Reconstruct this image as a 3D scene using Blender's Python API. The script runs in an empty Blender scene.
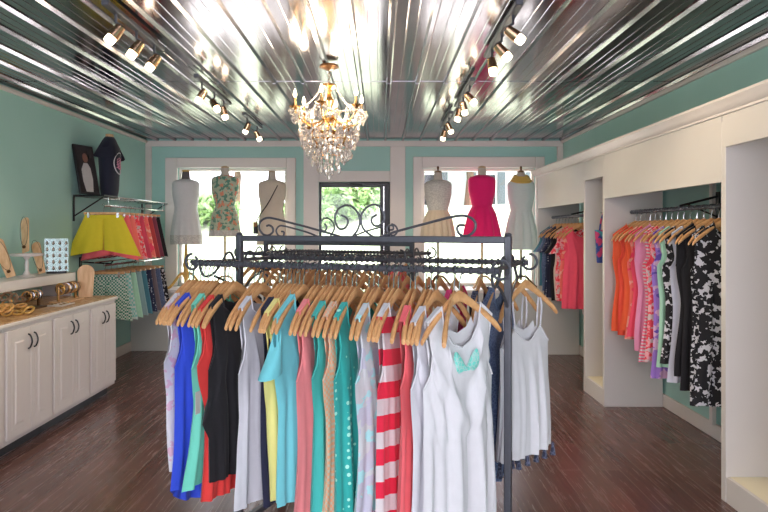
import bpy, math, random
from math import sin, cos, pi, sqrt, atan2
from mathutils import Vector, Matrix
random.seed(7)
S = bpy.context.scene
C = S.collection
# ------------------------------------------------------------------ camera, world, sun, exposure
F = 600.0                      # focal length in pixels of the 768 px wide frame
cam = bpy.data.cameras.new('camera'); co = bpy.data.objects.new('camera', cam); C.objects.link(co)
cam.sensor_width = 36; cam.lens = F/768*36
cam.shift_x = 4/768; cam.shift_y = -26/768
cam.clip_start = .05; cam.clip_end = 300
co.location = (0, 0, 1.5); co.rotation_euler = (pi/2, 0, 0)
S.camera = co
S.view_settings.view_transform = 'Standard'; S.view_settings.look = 'None'
S.view_settings.gamma = 1; S.view_settings.use_curve_mapping = False
S.view_settings.exposure = 1.28
w = bpy.data.worlds.new('World'); S.world = w; w.use_nodes = True
bg = w.node_tree.nodes['Background']; bg.inputs[0].default_value = (.97, .93, 1.06, 1); bg.inputs[1].default_value = 3.1
sun = bpy.data.lights.new('sun', 'SUN'); sun.energy = 5; sun.angle = .03; sun.color = (1, .95, .86)
so = bpy.data.objects.new('sun', sun); C.objects.link(so); so.rotation_euler = (math.radians(8), math.radians(38), 0)
def portal(name, x, y, z, sx, sz, ry):
    l = bpy.data.lights.new(name, 'AREA'); l.shape = 'RECTANGLE'; l.size = sx; l.size_y = sz; l.cycles.is_portal = True
    o = bpy.data.objects.new(name, l); C.objects.link(o); o.location = (x, y, z); o.rotation_euler = (ry, 0, 0)
portal('portal_fill_opening', -.3, -2.42, 1.4, 5.0, 2.4, pi/2)  # guides sky light through the added opening behind the camera
portal('portal_window', -1.95, 8.12, 1.54, 1.46, 1.58, -pi/2)
portal('portal_window', 1.3, 8.12, 1.54, 1.52, 1.58, -pi/2)
portal('portal_door', -.34, 8.12, 1.1, .94, 2.1, -pi/2)

def P(px, py, Y): return Vector(((px-380)*Y/F, Y, 1.5-(py-230)*Y/F))
def sm(a, b, t):
    t = max(0., min(1., (t-a)/(b-a))); return t*t*(3-2*t)
def prof(tab, s):
    for (a, va), (b, vb) in zip(tab, tab[1:]):
        if s <= b:
            t = (s-a)/(b-a) if b > a else 0; t = t*t*(3-2*t)*.5+t*.5
            return va+(vb-va)*t
    return tab[-1][1]
# ------------------------------------------------------------------ materials
def lin(r, g, b):
    f = lambda c: (c/255/12.92) if c/255 <= .04045 else ((c/255+.055)/1.055)**2.4
    return (f(r), f(g), f(b), 1)
class NT:
    def __init__(s, name):
        s.m = bpy.data.materials.new(name); s.m.use_nodes = True; s.t = s.m.node_tree; s.b = s.t.nodes['Principled BSDF']
        s.co = s.n('ShaderNodeTexCoord').outputs['Object']
    def n(s, typ, **kw):
        q = s.t.nodes.new(typ)
        for k, v in kw.items(): setattr(q, k, v)
        return q
    def l(s, a, b): s.t.links.new(a, b)
    def map(s, scale=(1, 1, 1), rot=(0, 0, 0), loc=(0, 0, 0)):
        q = s.n('ShaderNodeMapping'); q.inputs['Scale'].default_value = scale; q.inputs['Rotation'].default_value = rot; q.inputs['Location'].default_value = loc
        s.l(s.co, q.inputs[0]); return q.outputs[0]
    def noise(s, scale, detail=3, vec=None, rough=.5):
        q = s.n('ShaderNodeTexNoise'); q.inputs['Scale'].default_value = scale; q.inputs['Detail'].default_value = detail; q.inputs['Roughness'].default_value = rough
        s.l(vec if vec is not None else s.co, q.inputs['Vector']); return q.outputs['Fac']
    def ramp(s, fac, stops, interp='LINEAR'):
        q = s.n('ShaderNodeValToRGB'); e = q.color_ramp; e.interpolation = interp
        while len(e.elements) < len(stops): e.elements.new(.5)
        for el, (p, c) in zip(e.elements, stops): el.position = p; el.color = c
        s.l(fac, q.inputs[0]); return q.outputs[0]
    def math(s, op, a, b=None):
        q = s.n('ShaderNodeMath', operation=op)
        for i, v in enumerate((a, b)):
            if v is None: continue
            if isinstance(v, (int, float)): q.inputs[i].default_value = v
            else: s.l(v, q.inputs[i])
        return q.outputs[0]
    def mix(s, fac, a, b):
        q = s.n('ShaderNodeMix', data_type='RGBA')
        for i, v in ((0, fac), (6, a), (7, b)):
            if isinstance(v, (int, float)): q.inputs[i].default_value = v
            elif isinstance(v, tuple): q.inputs[i].default_value = v
            else: s.l(v, q.inputs[i])
        return q.outputs[2]
    def bump(s, h, st, dist=.01):
        q = s.n('ShaderNodeBump'); q.inputs['Strength'].default_value = st; q.inputs['Distance'].default_value = dist
        s.l(h, q.inputs['Height']); s.l(q.outputs[0], s.b.inputs['Normal'])
    def set(s, **kw):
        for k, v in kw.items():
            i = s.b.inputs[k]
            if hasattr(v, 'is_linked'): s.l(v, i)
            else: i.default_value = v
def dim(c, k): return (c[0]*k, c[1]*k, c[2]*k, 1)
def plain(name, c, rough=.5, metal=0, nz=18, var=.12, bmp=.05, **kw):
    t = NT(name); f = t.noise(nz)
    t.set(**{'Base Color': t.mix(f, dim(c, 1-var), dim(c, 1+var)), 'Roughness': rough, 'Metallic': metal}); t.set(**kw)
    if bmp: t.bump(t.noise(nz*3), bmp, .004)
    return t.m
def wood(name, c1, c2, rough=.4, sc=(40, 40, 4)):
    t = NT(name); f = t.noise(1, 5, t.map(sc), .6)
    t.set(**{'Base Color': t.ramp(f, [(.3, c1), (.7, c2)]), 'Roughness': rough}); t.bump(f, .08, .003); return t.m
def cloth(name, c, pat=None, c2=None, sc=1., rough=.85, c3=None):
    up = lambda q: dim(q, min(1.2, (.72 if min(q[:3]) > .55*max(q[:3]) else .95)/max(q[:3])))
    c = up(c); c2 = c2 and up(c2); c3 = c3 and up(c3)
    t = NT(name); base = t.mix(t.noise(30), dim(c, .94), dim(c, 1.04))
    if pat == 'dots':
        v = t.n('ShaderNodeTexVoronoi'); v.inputs['Scale'].default_value = sc; v.inputs['Randomness'].default_value = .35; t.l(t.co, v.inputs['Vector'])
        base = t.mix(t.math('LESS_THAN', v.outputs['Distance'], .26), base, c2)
    elif pat == 'stripe':
        q = t.n('ShaderNodeSeparateXYZ'); t.l(t.co, q.inputs[0])
        ph = t.math('ADD', t.math('MULTIPLY', q.outputs[2], sc), t.math('MULTIPLY', q.outputs[0], sc*.12))
        base = t.mix(t.math('GREATER_THAN', t.math('FRACT', ph), .5), base, c2)
    elif pat == 'check':
        q = t.n('ShaderNodeTexChecker'); q.inputs['Scale'].default_value = sc; t.l(t.co, q.inputs[0])
        base = t.mix(q.outputs['Fac'], base, c2)
    elif pat == 'floral':
        f = t.noise(sc, 2); g = t.noise(sc*.7, 2, t.map(loc=(3, 5, 1)))
        base = t.mix(t.math('GREATER_THAN', f, .53), base, c2)
        base = t.mix(t.math('GREATER_THAN', g, .58), base, c3 or c)
    elif pat == 'fleck':
        v = t.n('ShaderNodeTexVoronoi'); v.inputs['Scale'].default_value = sc; v.feature = 'DISTANCE_TO_EDGE'; t.l(t.co, v.inputs['Vector'])
        base = t.mix(t.math('LESS_THAN', v.outputs['Distance'], .1), base, c2)
    t.set(**{'Base Color': base, 'Roughness': rough, 'Sheen Weight': .15})
    t.bump(t.noise(16, 3, t.map((1, 1, .35))), .25, .01)
    return t.m
def emit(name, c, st, base=(.9, .85, .75, 1)):
    t = NT(name); t.set(**{'Base Color': base, 'Emission Color': c, 'Emission Strength': st, 'Roughness': .3}); return t.m
WHITE = lin(232, 228, 224)
M = {}
# teal wall paint
t = NT('teal_paint'); f = t.noise(3, 3)
t.set(**{'Base Color': t.mix(f, lin(164, 208, 198), lin(174, 215, 206)), 'Roughness': .55}); t.bump(t.noise(140), .06, .002); M['teal'] = t.m
M['trim'] = plain('white_trim_paint', lin(226, 218, 212), .4, nz=6, var=.03)
M['cabinet'] = plain('cabinet_paint', lin(222, 215, 213), .38, nz=5, var=.03)
M['panel'] = plain('cream_panel_paint', lin(216, 210, 204), .42, nz=4, var=.03)
M['niche'] = plain('niche_board', lin(236, 228, 200), .5, nz=6, var=.03)
M['display'] = plain('display_plinth_paint', lin(205, 205, 200), .5, nz=5, var=.03)
t = NT('plank_floor')
vec = t.map((1, 1, 1), (0, 0, pi/2))
br = t.n('ShaderNodeTexBrick'); t.l(vec, br.inputs['Vector']); br.offset = .37
for k, v in (('Scale', 1), ('Mortar Size', .003), ('Brick Width', 1.25), ('Row Height', .125), ('Mortar Smooth', .3), ('Bias', 0)): br.inputs[k].default_value = v
br.inputs['Color1'].default_value = (0, 0, 0, 1); br.inputs['Color2'].default_value = (1, 1, 1, 1); br.inputs['Mortar'].default_value = (.3, .3, .3, 1)
g = t.noise(1, 6, t.map((38, 2.2, 1)), .65); g2 = t.noise(1.2, 2)
f = t.math('ADD', t.math('MULTIPLY', br.outputs['Color'], .13), t.math('ADD', t.math('MULTIPLY', g, .65), t.math('MULTIPLY', g2, .36)))
col = t.ramp(f, [(.25, lin(64, 46, 43)), (.5, lin(90, 65, 60)), (.72, lin(116, 85, 78)), (.9, lin(136, 103, 94))])
col = t.mix(br.outputs['Fac'], col, lin(128, 104, 96))
t.set(**{'Base Color': col, 'Roughness': t.ramp(g, [(.3, (.2, .2, .2, 1)), (.8, (.33, .33, .33, 1))])})
t.bump(t.math('SUBTRACT', t.math('MULTIPLY', g, .4), br.outputs['Fac']), .25, .004); M['floor'] = t.m
t = NT('galvanised_sheet'); f = t.noise(1, 4, t.map((9, .7, 1))); f2 = t.noise(2.2, 3)
t.set(**{'Base Color': t.mix(f2, lin(126, 122, 128), lin(158, 153, 159)), 'Metallic': 1., 'Roughness': t.ramp(f, [(.3, (.1, .1, .1, 1)), (.75, (.24, .24, .24, 1))])})
t.bump(t.noise(1, 2, t.map((1.6, .35, 1))), .07, .03); M['sheet'] = t.m
M['iron'] = plain('dark_iron', lin(84, 85, 92), .42, .25, nz=40, var=.15)
M['black'] = plain('black_metal', lin(28, 28, 32), .4, .3)
M['chrome'] = plain('chrome', lin(205, 205, 205), .18, 1., var=.03, bmp=0)
M['copper'] = plain('copper', lin(224, 184, 146), .25, 1., var=.05, bmp=0)
M['bronze'] = plain('bronze', lin(110, 80, 52), .35, .9)
M['brass'] = plain('gilt_brass', lin(214, 170, 110), .25, 1., var=.06, bmp=0)
M['hanger'] = wood('hanger_wood', lin(206, 146, 92), lin(236, 186, 130), .36, (30, 60, 30))
M['paddle'] = wood('pale_wood', lin(205, 160, 115), lin(232, 196, 152), .55, (50, 50, 5))
M['gold_wood'] = wood('honey_wood', lin(190, 145, 60), lin(225, 185, 95), .4)
t = NT('granite'); f = t.noise(26, 6, None, .75)
t.set(**{'Base Color': t.ramp(f, [(.3, lin(120, 90, 62)), (.5, lin(196, 156, 112)), (.7, lin(226, 200, 165))]), 'Roughness': .25}); M['granite'] = t.m
def glass(name, tint=(1, 1, 1, 1), fac=.08):
    t = NT(name); tr = t.n('ShaderNodeBsdfTransparent'); tr.inputs[0].default_value = tint
    gl = t.n('ShaderNodeBsdfGlossy'); gl.inputs['Roughness'].default_value = .03
    fr = t.n('ShaderNodeFresnel'); fr.inputs[0].default_value = 1.45
    mx = t.n('ShaderNodeMixShader'); t.l(t.math('MULTIPLY', fr.outputs[0], fac*10), mx.inputs[0]); t.l(tr.outputs[0], mx.inputs[1]); t.l(gl.outputs[0], mx.inputs[2])
    t.l(mx.outputs[0], t.n('ShaderNodeOutputMaterial').inputs[0]); t.t.nodes.remove([q for q in t.t.nodes if q.type == 'OUTPUT_MATERIAL'][0]); return t.m
M['glass'] = glass('window_glass', (.97, .99, .98, 1))
M['acrylic'] = glass('clear_acrylic', (.86, .92, .93, 1), .1)
t = NT('crystal'); t.set(**{'Base Color': (1, .97, .93, 1), 'Roughness': .04, 'Transmission Weight': .75, 'IOR': 1.6}); M['crystal'] = t.m
M['bulb'] = emit('lamp_glass', (1, .8, .55, 1), 7)
M['flame'] = emit('candle_bulb', (1, .78, .5, 1), 5)
# ------------------------------------------------------------------ mesh builder
class B:
    def __init__(s): s.v = []; s.f = []
    def add(s, vs, fs):
        k = len(s.v); s.v += [tuple(v) for v in vs]; s.f += [tuple(i+k for i in f) for f in fs]; return s
    def box(s, x0, x1, y0, y1, z0, z1, mat=None):
        vs = [Vector((x, y, z)) for z in (z0, z1) for y in (y0, y1) for x in (x0, x1)]
        if mat is not None: vs = [mat @ v for v in vs]
        return s.add(vs, [(0, 2, 3, 1), (4, 5, 7, 6), (0, 1, 5, 4), (2, 6, 7, 3), (0, 4, 6, 2), (1, 3, 7, 5)])
    def rings(s, R, cap=True, closed=True):
        n = len(R[0]); vs = [p for r in R for p in r]; fs = []
        for i in range(len(R)-1):
            for j in range(n if closed else n-1):
                k = (j+1) % n; fs.append((i*n+j, i*n+k, (i+1)*n+k, (i+1)*n+j))
        if cap: fs.append(tuple(reversed(range(n)))); fs.append(tuple(range((len(R)-1)*n, len(R)*n)))
        return s.add(vs, fs)
    def tube(s, pts, r, n=8, closed=False):
        pts = [Vector(p) for p in pts]; m = len(pts); R = []; up = None
        for i, p in enumerate(pts):
            if closed: d = pts[(i+1) % m]-pts[i-1]
            else: d = pts[min(i+1, m-1)]-pts[max(i-1, 0)]
            d.normalize()
            if up is None: up = Vector((0, 0, 1)) if abs(d.z) < .9 else Vector((1, 0, 0))
            a = d.cross(up)
            if a.length < 1e-6: a = d.orthogonal()
            a.normalize(); up = a.cross(d).normalized()
            rr = r[i] if isinstance(r, (list, tuple)) else r
            R.append([p+(a*cos(2*pi*k/n)+up*sin(2*pi*k/n))*rr for k in range(n)])
        if closed: R.append(R[0]); return s.rings(R, False)
        return s.rings(R)
    def lathe(s, pr, n=16, c=(0, 0, 0), mat=None, ky=1):
        R = []
        for r, z in pr:
            q = [Vector((c[0]+r*cos(2*pi*k/n), c[1]+r*ky*sin(2*pi*k/n), c[2]+z)) for k in range(n)]
            R.append([mat @ v for v in q] if mat is not None else q)
        return s.rings(R)
    def prism(s, pts, d):          # polygon (list of 3d points) pushed along d
        n = len(pts); d = Vector(d); a = [Vector(p) for p in pts]
        return s.add(a+[p+d for p in a], [tuple(reversed(range(n))), tuple(range(n, 2*n))]+[(i, (i+1) % n, n+(i+1) % n, n+i) for i in range(n)])
    def ball(s, c, r, n=8, m=6, k=(1, 1, 1)):
        R = []
        for i in range(m+1):
            a = pi*i/m; q = max(sin(a), .02)
            R.append([(c[0]+r*k[0]*q*cos(2*pi*j/n), c[1]+r*k[1]*q*sin(2*pi*j/n), c[2]-r*k[2]*cos(a)) for j in range(n)])
        return s.rings(R)
    def build(s, name, m, parent=None, smooth=35, bevel=0, loc=None):
        me = bpy.data.meshes.new(name); me.from_pydata(s.v, [], s.f); me.update()
        import bmesh
        bm = bmesh.new(); bm.from_mesh(me); bmesh.ops.recalc_face_normals(bm, faces=bm.faces[:]); bm.to_mesh(me); bm.free()
        if smooth:
            for p in me.polygons: p.use_smooth = True
            me.set_sharp_from_angle(angle=math.radians(smooth))
        me.materials.append(M[m] if isinstance(m, str) else m)
        o = bpy.data.objects.new(name, me); C.objects.link(o)
        if parent is not None: o.parent = parent
        if loc is not None: o.location = loc
        if bevel:
            b = o.modifiers.new('bevel', 'BEVEL'); b.width = bevel; b.segments = 2; b.limit_method = 'ANGLE'; b.angle_limit = .7
        return o
def tag(o, label=None, cat=None, group=None, kind=None):
    for k, v in (('label', label), ('category', cat), ('group', group), ('kind', kind)):
        if v: o[k] = v
    return o
def thing(name, label, cat, loc=(0, 0, 0), rz=0, group=None, kind=None):
    o = bpy.data.objects.new(name, None); C.objects.link(o); o.location = loc; o.rotation_euler = (0, 0, rz)
    o.empty_display_size = .1
    return tag(o, label, cat, group, kind)
def dup(root, loc, rz, label, group=None):
    r = root.copy(); C.objects.link(r); r.location = loc; r.rotation_euler = (0, 0, rz); r['label'] = label
    if group: r['group'] = group
    for ch in list(root.children):
        c = ch.copy(); C.objects.link(c); c.parent = r
        for gch in list(ch.children):
            d = gch.copy(); C.objects.link(d); d.parent = c
    return r
def smoothpath(pts, n=5):
    pts = [Vector(p) for p in pts]; out = []
    for i in range(len(pts)-1):
        p0, p1, p2, p3 = pts[max(i-1, 0)], pts[i], pts[i+1], pts[min(i+2, len(pts)-1)]
        for k in range(n):
            t = k/n; out.append(.5*((2*p1)+(p2-p0)*t+(2*p0-5*p1+4*p2-p3)*t*t+(3*p1-p0-3*p2+p3)*t**3))
    out.append(pts[-1]); return out
def struct(b, name, m, **kw): return tag(b.build(name, m, **kw), kind='structure')
# ------------------------------------------------------------------ room shell
XL, XR, YB, YF, H = -3.1, 2.42, 7.95, -2.3, 2.7
struct(B().box(XL-.2, XR+.2, YF-.2, YB+.15, -.1, 0), 'floor', 'floor', smooth=0)
struct(B().box(XL-.15, XL, YF, YB, 0, H+.1), 'wall_left', 'teal', smooth=0)
struct(B().box(XR, XR+.15, YF, YB, 0, H+.1), 'wall_right', 'teal', smooth=0)
b = B()                                                                  # back wall around its openings
T = YB+.15
for x0, x1, z0, z1 in ((XL-.15, -2.676, 0, H+.1), (-2.676, -1.232, 0, .76), (-2.676, -1.232, 2.32, H+.1), (-1.232, -.81, 0, H+.1), (-.81, .1325, 2.136, H+.1),
                       (.1325, .5565, 0, H+.1), (.5565, 2.054, 0, .76), (.5565, 2.054, 2.32, H+.1), (2.054, XR+.15, 0, H+.1)):
    b.box(x0, x1, YB, T, z0, z1)
struct(b, 'wall_back', 'teal', smooth=0)
b = B()                                                                  # wall behind the camera with an opening added and sized for fill light
for x0, x1, z0, z1 in ((XL-.15, -2.8, 0, H+.1), (2.2, XR+.15, 0, H+.1), (-2.8, 2.2, 0, .2), (-2.8, 2.2, 2.6, H+.1)): b.box(x0, x1, YF-.15, YF, z0, z1)
struct(b, 'wall_front', 'teal', smooth=0)
struct(B().box(-2.8, 2.2, YF-.09, YF-.08, .2, 2.6), 'fill_window', 'glass', smooth=0)  # pane of the added fill-light opening, out of view
# corrugated metal ceiling in two lapped runs of sheet
def sheet(y0, y1, dz):
    pr = []; p = .232; x = XL-.1; i = 0
    while x < XR+.12:
        for dx, z in ((0, 0), (.012, -.02), (.034, -.02), (.046, 0), (.106, 0), (.109, -.002), (.113, -.002), (.116, 0), (.166, 0), (.169, -.002), (.173, -.002), (.176, 0)):
            pr.append((x+dx, H+dz+z))
        x += p
    R = [[(x, y, z) for x, z in pr] for y in (y0, y1)]
    R2 = [[(x, y, z+.03) for x, z in pr] for y in (y0, y1)]
    b = B().rings(R, False, False); b.rings(R2, False, False); b.rings([R[0], R2[0]], False, False)
    return struct(b, 'ceiling', 'sheet', smooth=0)
sheet(4.85, T, .0); sheet(YF-.1, 4.90, .0025)
tag(B().box(XL-.15, XR+.15, YF-.15, T, H+.06, H+.2).build('roof', 'display', smooth=0), kind='structure')  # unseen slab added over the ceiling to stop sun and light leaks
# trims
def strip(name, *boxes, m='trim', bevel=.006):
    b = B()
    for q in boxes: b.box(*q)
    return struct(b, name, m, bevel=bevel)
strip('trim_1', (XL, XR, YB-.03, YB, 2.605, H-.02))
strip('trim_2', (XL, XL+.03, YF, YB-.03, 2.645, H-.018))
strip('trim_3', (XR-.03, XR, YF, YB-.03, 2.645, H-.018))
strip('trim_4', (XL, XL+.08, YB-.03, YB, .76, 2.605)); strip('trim_5', (XR-.08, XR, YB-.03, YB, .76, 2.605))
strip('trim_6', (-1.01, -.81, YB-.04, YB, .0, 2.605)); strip('trim_7', (.1325, .335, YB-.04, YB, .0, 2.605))
strip('trim_8', (-.81, .1325, YB-.035, YB, 2.136, 2.28))
strip('baseboard_left', (XL, XL+.02, YF, 7.44, 0, .12)); strip('baseboard_right', (XR-.02, XR, 2.45, 7.44, 0, .11))
def window(name, xi0, xi1, xo0, xo1, zt, zo, zb, mull=None):
    r = thing(name, None, None, ((xi0+xi1)/2, YB, zb), kind='structure'); X = (xi0+xi1)/2
    b = B()
    for x0, x1, z0, z1 in ((xo0, xi0, 0, zo-zb), (xi1, xo1, 0, zo-zb), (xi0, xi1, zt-zb, zo-zb)): b.box(x0-X, x1-X, -.045, 0, z0, z1)
    b.build('casing', 'trim', r, bevel=.008)
    b = B(); e = .035
    for x0, x1, z0, z1 in ((xi0, xi0+e, 0, zt-zb), (xi1-e, xi1, 0, zt-zb), (xi0+e, xi1-e, zt-zb-e, zt-zb), (xi0+e, xi1-e, 0, e)): b.box(x0-X, x1-X, .03, .12, z0, z1)
    b.build('sash', 'trim', r, bevel=.005)
    B().box(xi0+e-X, xi1-e-X, .08, .086, e, zt-zb-e).build('pane', 'glass', r, smooth=0)
window('window_1', -2.676, -1.232, -2.835, -1.113, 2.32, 2.454, .76)
window('window_2', .5565, 2.054, .437, 2.173, 2.32, 2.467, .76)
r = thing('door_1', None, None, (-.34, YB+.02, 0), kind='structure')       # glazed black door
b = B()
for x0, x1, z0, z1 in ((-.47, -.44, 0, 2.136), (.34, .4725, 0, 2.136), (-.44, .34, 2.07, 2.136), (-.44, .34, 0, .25)): b.box(x0, x1, .02, .065, z0, z1)
b.build('door_frame', 'black', r, bevel=.004)
B().box(.385, .395, .012, .02, .3, 2.08).build('trim', 'chrome', r, smooth=0)
B().box(-.44, .34, .035, .045, .25, 2.07).build('pane', 'glass', r, smooth=0)
B().box(.1, .42, -.03, .02, 2.085, 2.125).tube([(.12, -.01, 2.1), (-.06, -.08, 2.1), (.0, .0, 2.12)], .008, 6).build('door_closer', 'black', r, bevel=.004)
B().tube([(.36, -.01, .95), (.36, -.05, .98), (.36, -.05, 1.22), (.36, -.01, 1.25)], .011, 8).build('door_handle', 'black', r)
# display plinths under the two windows
def plinth(x0, x1, lab):
    r = thing('display_plinth', lab, 'display platform', ((x0+x1)/2, 7.69, 0)); h = (x1-x0)/2
    B().box(-h, h, -.25, .255, 0, .715).build('front_panel', 'display', r, bevel=.004)
    B().box(-h, h, -.262, .255, .716, .756).build('top', 'trim', r, bevel=.006)
    return r
plinth(XL+.005, -1.02, 'white window display platform under the window of the white dress forms')
plinth(.345, XR-.025, 'white window display platform under the pink dress')
# ------------------------------------------------------------------ outdoors
def outdoors():
    rnd = random.Random(3)
    b = B().add([(-40, 8.1, -.12), (40, 8.1, -.12), (40, 12.5, -.12), (-40, 12.5, -.12)], [(0, 1, 2, 3)])
    tag(b.build('pavement', plain('bright_concrete', lin(225, 222, 214), .8, nz=1)), kind='structure')
    n = 40; V = []
    for j in range(15):
        y = 12.4+j*1.6; V.append([(-40+80*i/n, y, -.14+2.5*sm(12.4, 21, y)+.12*sin(i*.9+j)*sm(12.5, 15, y)) for i in range(n+1)])
    t = NT('lawn_grass'); t.set(**{'Base Color': t.ramp(t.noise(1.3, 6), [(.3, lin(132, 148, 112)), (.55, lin(158, 168, 140)), (.8, lin(184, 190, 172))]), 'Roughness': .9})
    tag(B().rings(V, False, False).build('lawn', t.m), kind='structure')
    t = NT('leaf_green'); t.set(**{'Base Color': t.ramp(t.noise(2.5, 4), [(.3, lin(70, 102, 52)), (.7, lin(116, 146, 82))]), 'Roughness': .6}); lf = t.m
    bark = plain('bark', lin(96, 78, 62), .9, nz=8, var=.3)
    def leaves(c, rx, ry, rz, n, sz):
        b = B()
        for _ in range(n):
            d = Vector((rnd.gauss(0, 1), rnd.gauss(0, 1), rnd.gauss(0, 1))).normalized()*(rnd.random()**.4)
            p = Vector((c[0]+d.x*rx, c[1]+d.y*ry, c[2]+d.z*rz)); a = Vector((rnd.gauss(0, 1), rnd.gauss(0, 1), rnd.gauss(0, 1))).normalized(); e = a.orthogonal().normalized()
            s_ = sz*(.6+.8*rnd.random())
            b.add([p-a*s_, p-e*s_*.45, p+a*s_, p+e*s_*.45], [(0, 1, 2, 3)])
        return b
    def gz(y): return -.14+2.5*sm(12.4, 21, y)
    def bush(x, y, rx, rz, lab):
        r = thing('shrub', lab, 'bush', (x, y, gz(y)-.05), group='shrubs on the bank outside')
        B().tube([(0, 0, 0), (.05, .02, rz)], .05, 6).build('stem', bark, r)
        leaves((0, 0, rz), rx, rx*.8, rz, 1100, .11*max(rx, .8)).build('foliage', lf, r, smooth=0)
    bush(-2.2, 17.5, 1.0, .5, 'rounded green shrub low on the bank, seen beside the crossbody bag dress')
    bush(-1.0, 18.5, 1.1, .65, 'green shrub on the bank seen at the lower edge of the door glass')
    bush(.0, 20.5, 1.5, .9, 'leafy green shrub seen high through the middle of the door glass')
    bush(-1.9, 20, 1.4, .8, 'spreading green shrub seen high in the door glass at its hinge-free edge')
    bush(-5.4, 18.0, 1.2, .5, 'low green shrub seen between the grey and flowered dress forms')
    def tree(x, y, h, rx, rz, lab):
        r = thing('tree', lab, 'tree', (x, y, gz(y)-.05), group='trees outside')
        B().tube([(0, 0, 0), (.1, 0, h*.4), (0, .1, h*.8)], [.2, .16, .1], 8).build('trunk', bark, r)
        leaves((0, 0, h), rx, rx, rz, 2600, .24).build('foliage', lf, r, smooth=0)
    tree(-1.0, 24, 3.0, 3.0, 1.7, 'leafy tree filling the top of the door glass')
    tree(3.6, 24.5, 3.2, 1.4, 1.5, 'leafy tree in front of the grey house, seen beside the cream dress')
    tree(-6.5, 27, 4.0, 2.4, 1.8, 'pale leafy tree seen above the flowered dress form')
    # grey house across the lawn
    r = thing('house', 'grey clapboard house with dark shutters seen through the window behind the pink dress', 'house', (5.2, 27, 2.2))
    sd = NT('grey_siding'); wv = sd.math('FRACT', sd.math('MULTIPLY', (lambda q: (sd.l(sd.co, q.inputs[0]), q.outputs[2])[1])(sd.n('ShaderNodeSeparateXYZ')), 6))
    sd.set(**{'Base Color': sd.mix(sd.noise(5), lin(150, 158, 156), lin(170, 176, 174)), 'Roughness': .8}); sd.bump(wv, .5, .02)
    shm = plain('shutter_paint', lin(70, 80, 84), .6)
    B().box(-4.2, 5, 0, 5, 0, 4.2).build('wall', sd.m, r, smooth=0)
    B().prism([(-4.6, -.4, 4.2), (-4.6, 5.4, 4.2), (-4.6, 2.5, 6.2)], (10, 0, 0)).build('roof', plain('roof_shingle', lin(86, 82, 80), .9), r, smooth=0)
    for x in (-3.0, -.4, 2.2):
        f = B().box(x-.45, x+.45, -.06, 0, .35, 1.85).build('window', 'trim', r, bevel=.01)
        B().box(x-.38, x+.38, -.08, -.05, .42, 1.78).build('pane', 'black', f, smooth=0)
        for s_ in (-1, 1): B().box(x+s_*.66-.17, x+s_*.66+.17, -.07, 0, .3, 1.9).build('shutter', shm, r, bevel=.01)
outdoors()
# ------------------------------------------------------------------ built-in wardrobe on the right wall
XC = 1.90
wr = thing('built_in_wardrobe', 'cream built-in wardrobe with hanging bays and crown moulding along right wall', 'wardrobe', (XC, 5, 0))
def wb(x0, x1, y0, y1, z0, z1): return B().box(x0-XC, x1-XC, y0-5, y1-5, z0, z1)
XW = XR-.022
for y0, y1, z in ((2.4, 3.335, 1.957), (3.335, 5.10, 1.766), (5.10, 5.588, 1.957), (5.588, 7.26, 1.757)):
    wb(XC, XC+.022, y0+.003, y1-.003, z, 2.15).build('fascia_panel', 'panel', wr, bevel=.003)
for y0, y1 in ((2.4, 2.44), (3.30, 3.345), (5.085, 5.125), (5.565, 5.605), (7.22, 7.26)):
    z = 1.957 if y0 > 5.0 and y0 < 6 else 2.1
    wb(XC+.001, XW, y0, y1, 0, 2.1).build('side_panel', 'panel', wr, bevel=.003)
for y0, y1 in ((2.44, 3.30), (5.125, 5.565)):
    wb(XC+.004, XC+.024, y0, y1, 0, .143).build('kick_board', 'panel', wr, bevel=.003)
    wb(XC+.024, XW, y0, y1, .123, .143).build('niche_floor', 'niche', wr, bevel=.003)
    wb(XW-.02, XW, y0, y1, .143, 2.1).build('back_panel', 'panel', wr, bevel=.002)
wb(XC+.024, XW, 2.44, 7.22, 2.1, 2.15).build('top_board', 'panel', wr)
cr = [(0, 2.136), (-.012, 2.136), (-.012, 2.148), (-.03, 2.156), (-.042, 2.175), (-.055, 2.19), (-.065, 2.2), (-.065, 2.215), (.03, 2.215), (.03, 2.15)]
B().prism([(x, -2.6, z) for x, z in cr], (0, 4.88, 0)).build('crown_molding', 'trim', wr, smooth=40)
XRAIL = 2.12; ZRAIL = 1.65
def beads(b, p0, p1, n, r0, r1):
    p0, p1 = Vector(p0), Vector(p1)
    for i in range(n):
        c = p0.lerp(p1, (i+.5)/n); d = (p1-p0).normalized()*.0035
        b.tube([c-d*1.5, c-d, c+d, c+d*1.5], [r0, r1, r1, r0], 6)
for y0, y1 in ((3.36, 5.06), (5.62, 7.2)):
    XRAIL = 2.12 if y0 < 5 else 2.07
    b = B().tube([(XRAIL-XC, y0-5, ZRAIL), (XRAIL-XC, y1-5, ZRAIL)], .014, 10)
    beads(b, (XRAIL-XC, y0-5, ZRAIL), (XRAIL-XC, y1-5, ZRAIL), 40, .014, .018)
    b.build('hanging_rail', 'iron', wr)
    for yy in ((4.25,) if y0 < 5 else (6.5,)):
        B().tube([(XW-XC, yy-5, ZRAIL+.09), (XRAIL-XC, yy-5, ZRAIL+.02)], .009, 6).box(XW-XC-.01, XW-XC, yy-5-.02, yy-5+.02, ZRAIL-.1, ZRAIL+.12).tube([(XW-XC, yy-5, ZRAIL-.06), (XRAIL-XC+.06, yy-5, ZRAIL+.03)], .006, 6).build('rail_bracket', 'black', wr)
wb(XR-.05, XR-.021, 4.28, 4.32, .11, 2.1).build('wall_upright', 'trim', wr)
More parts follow.
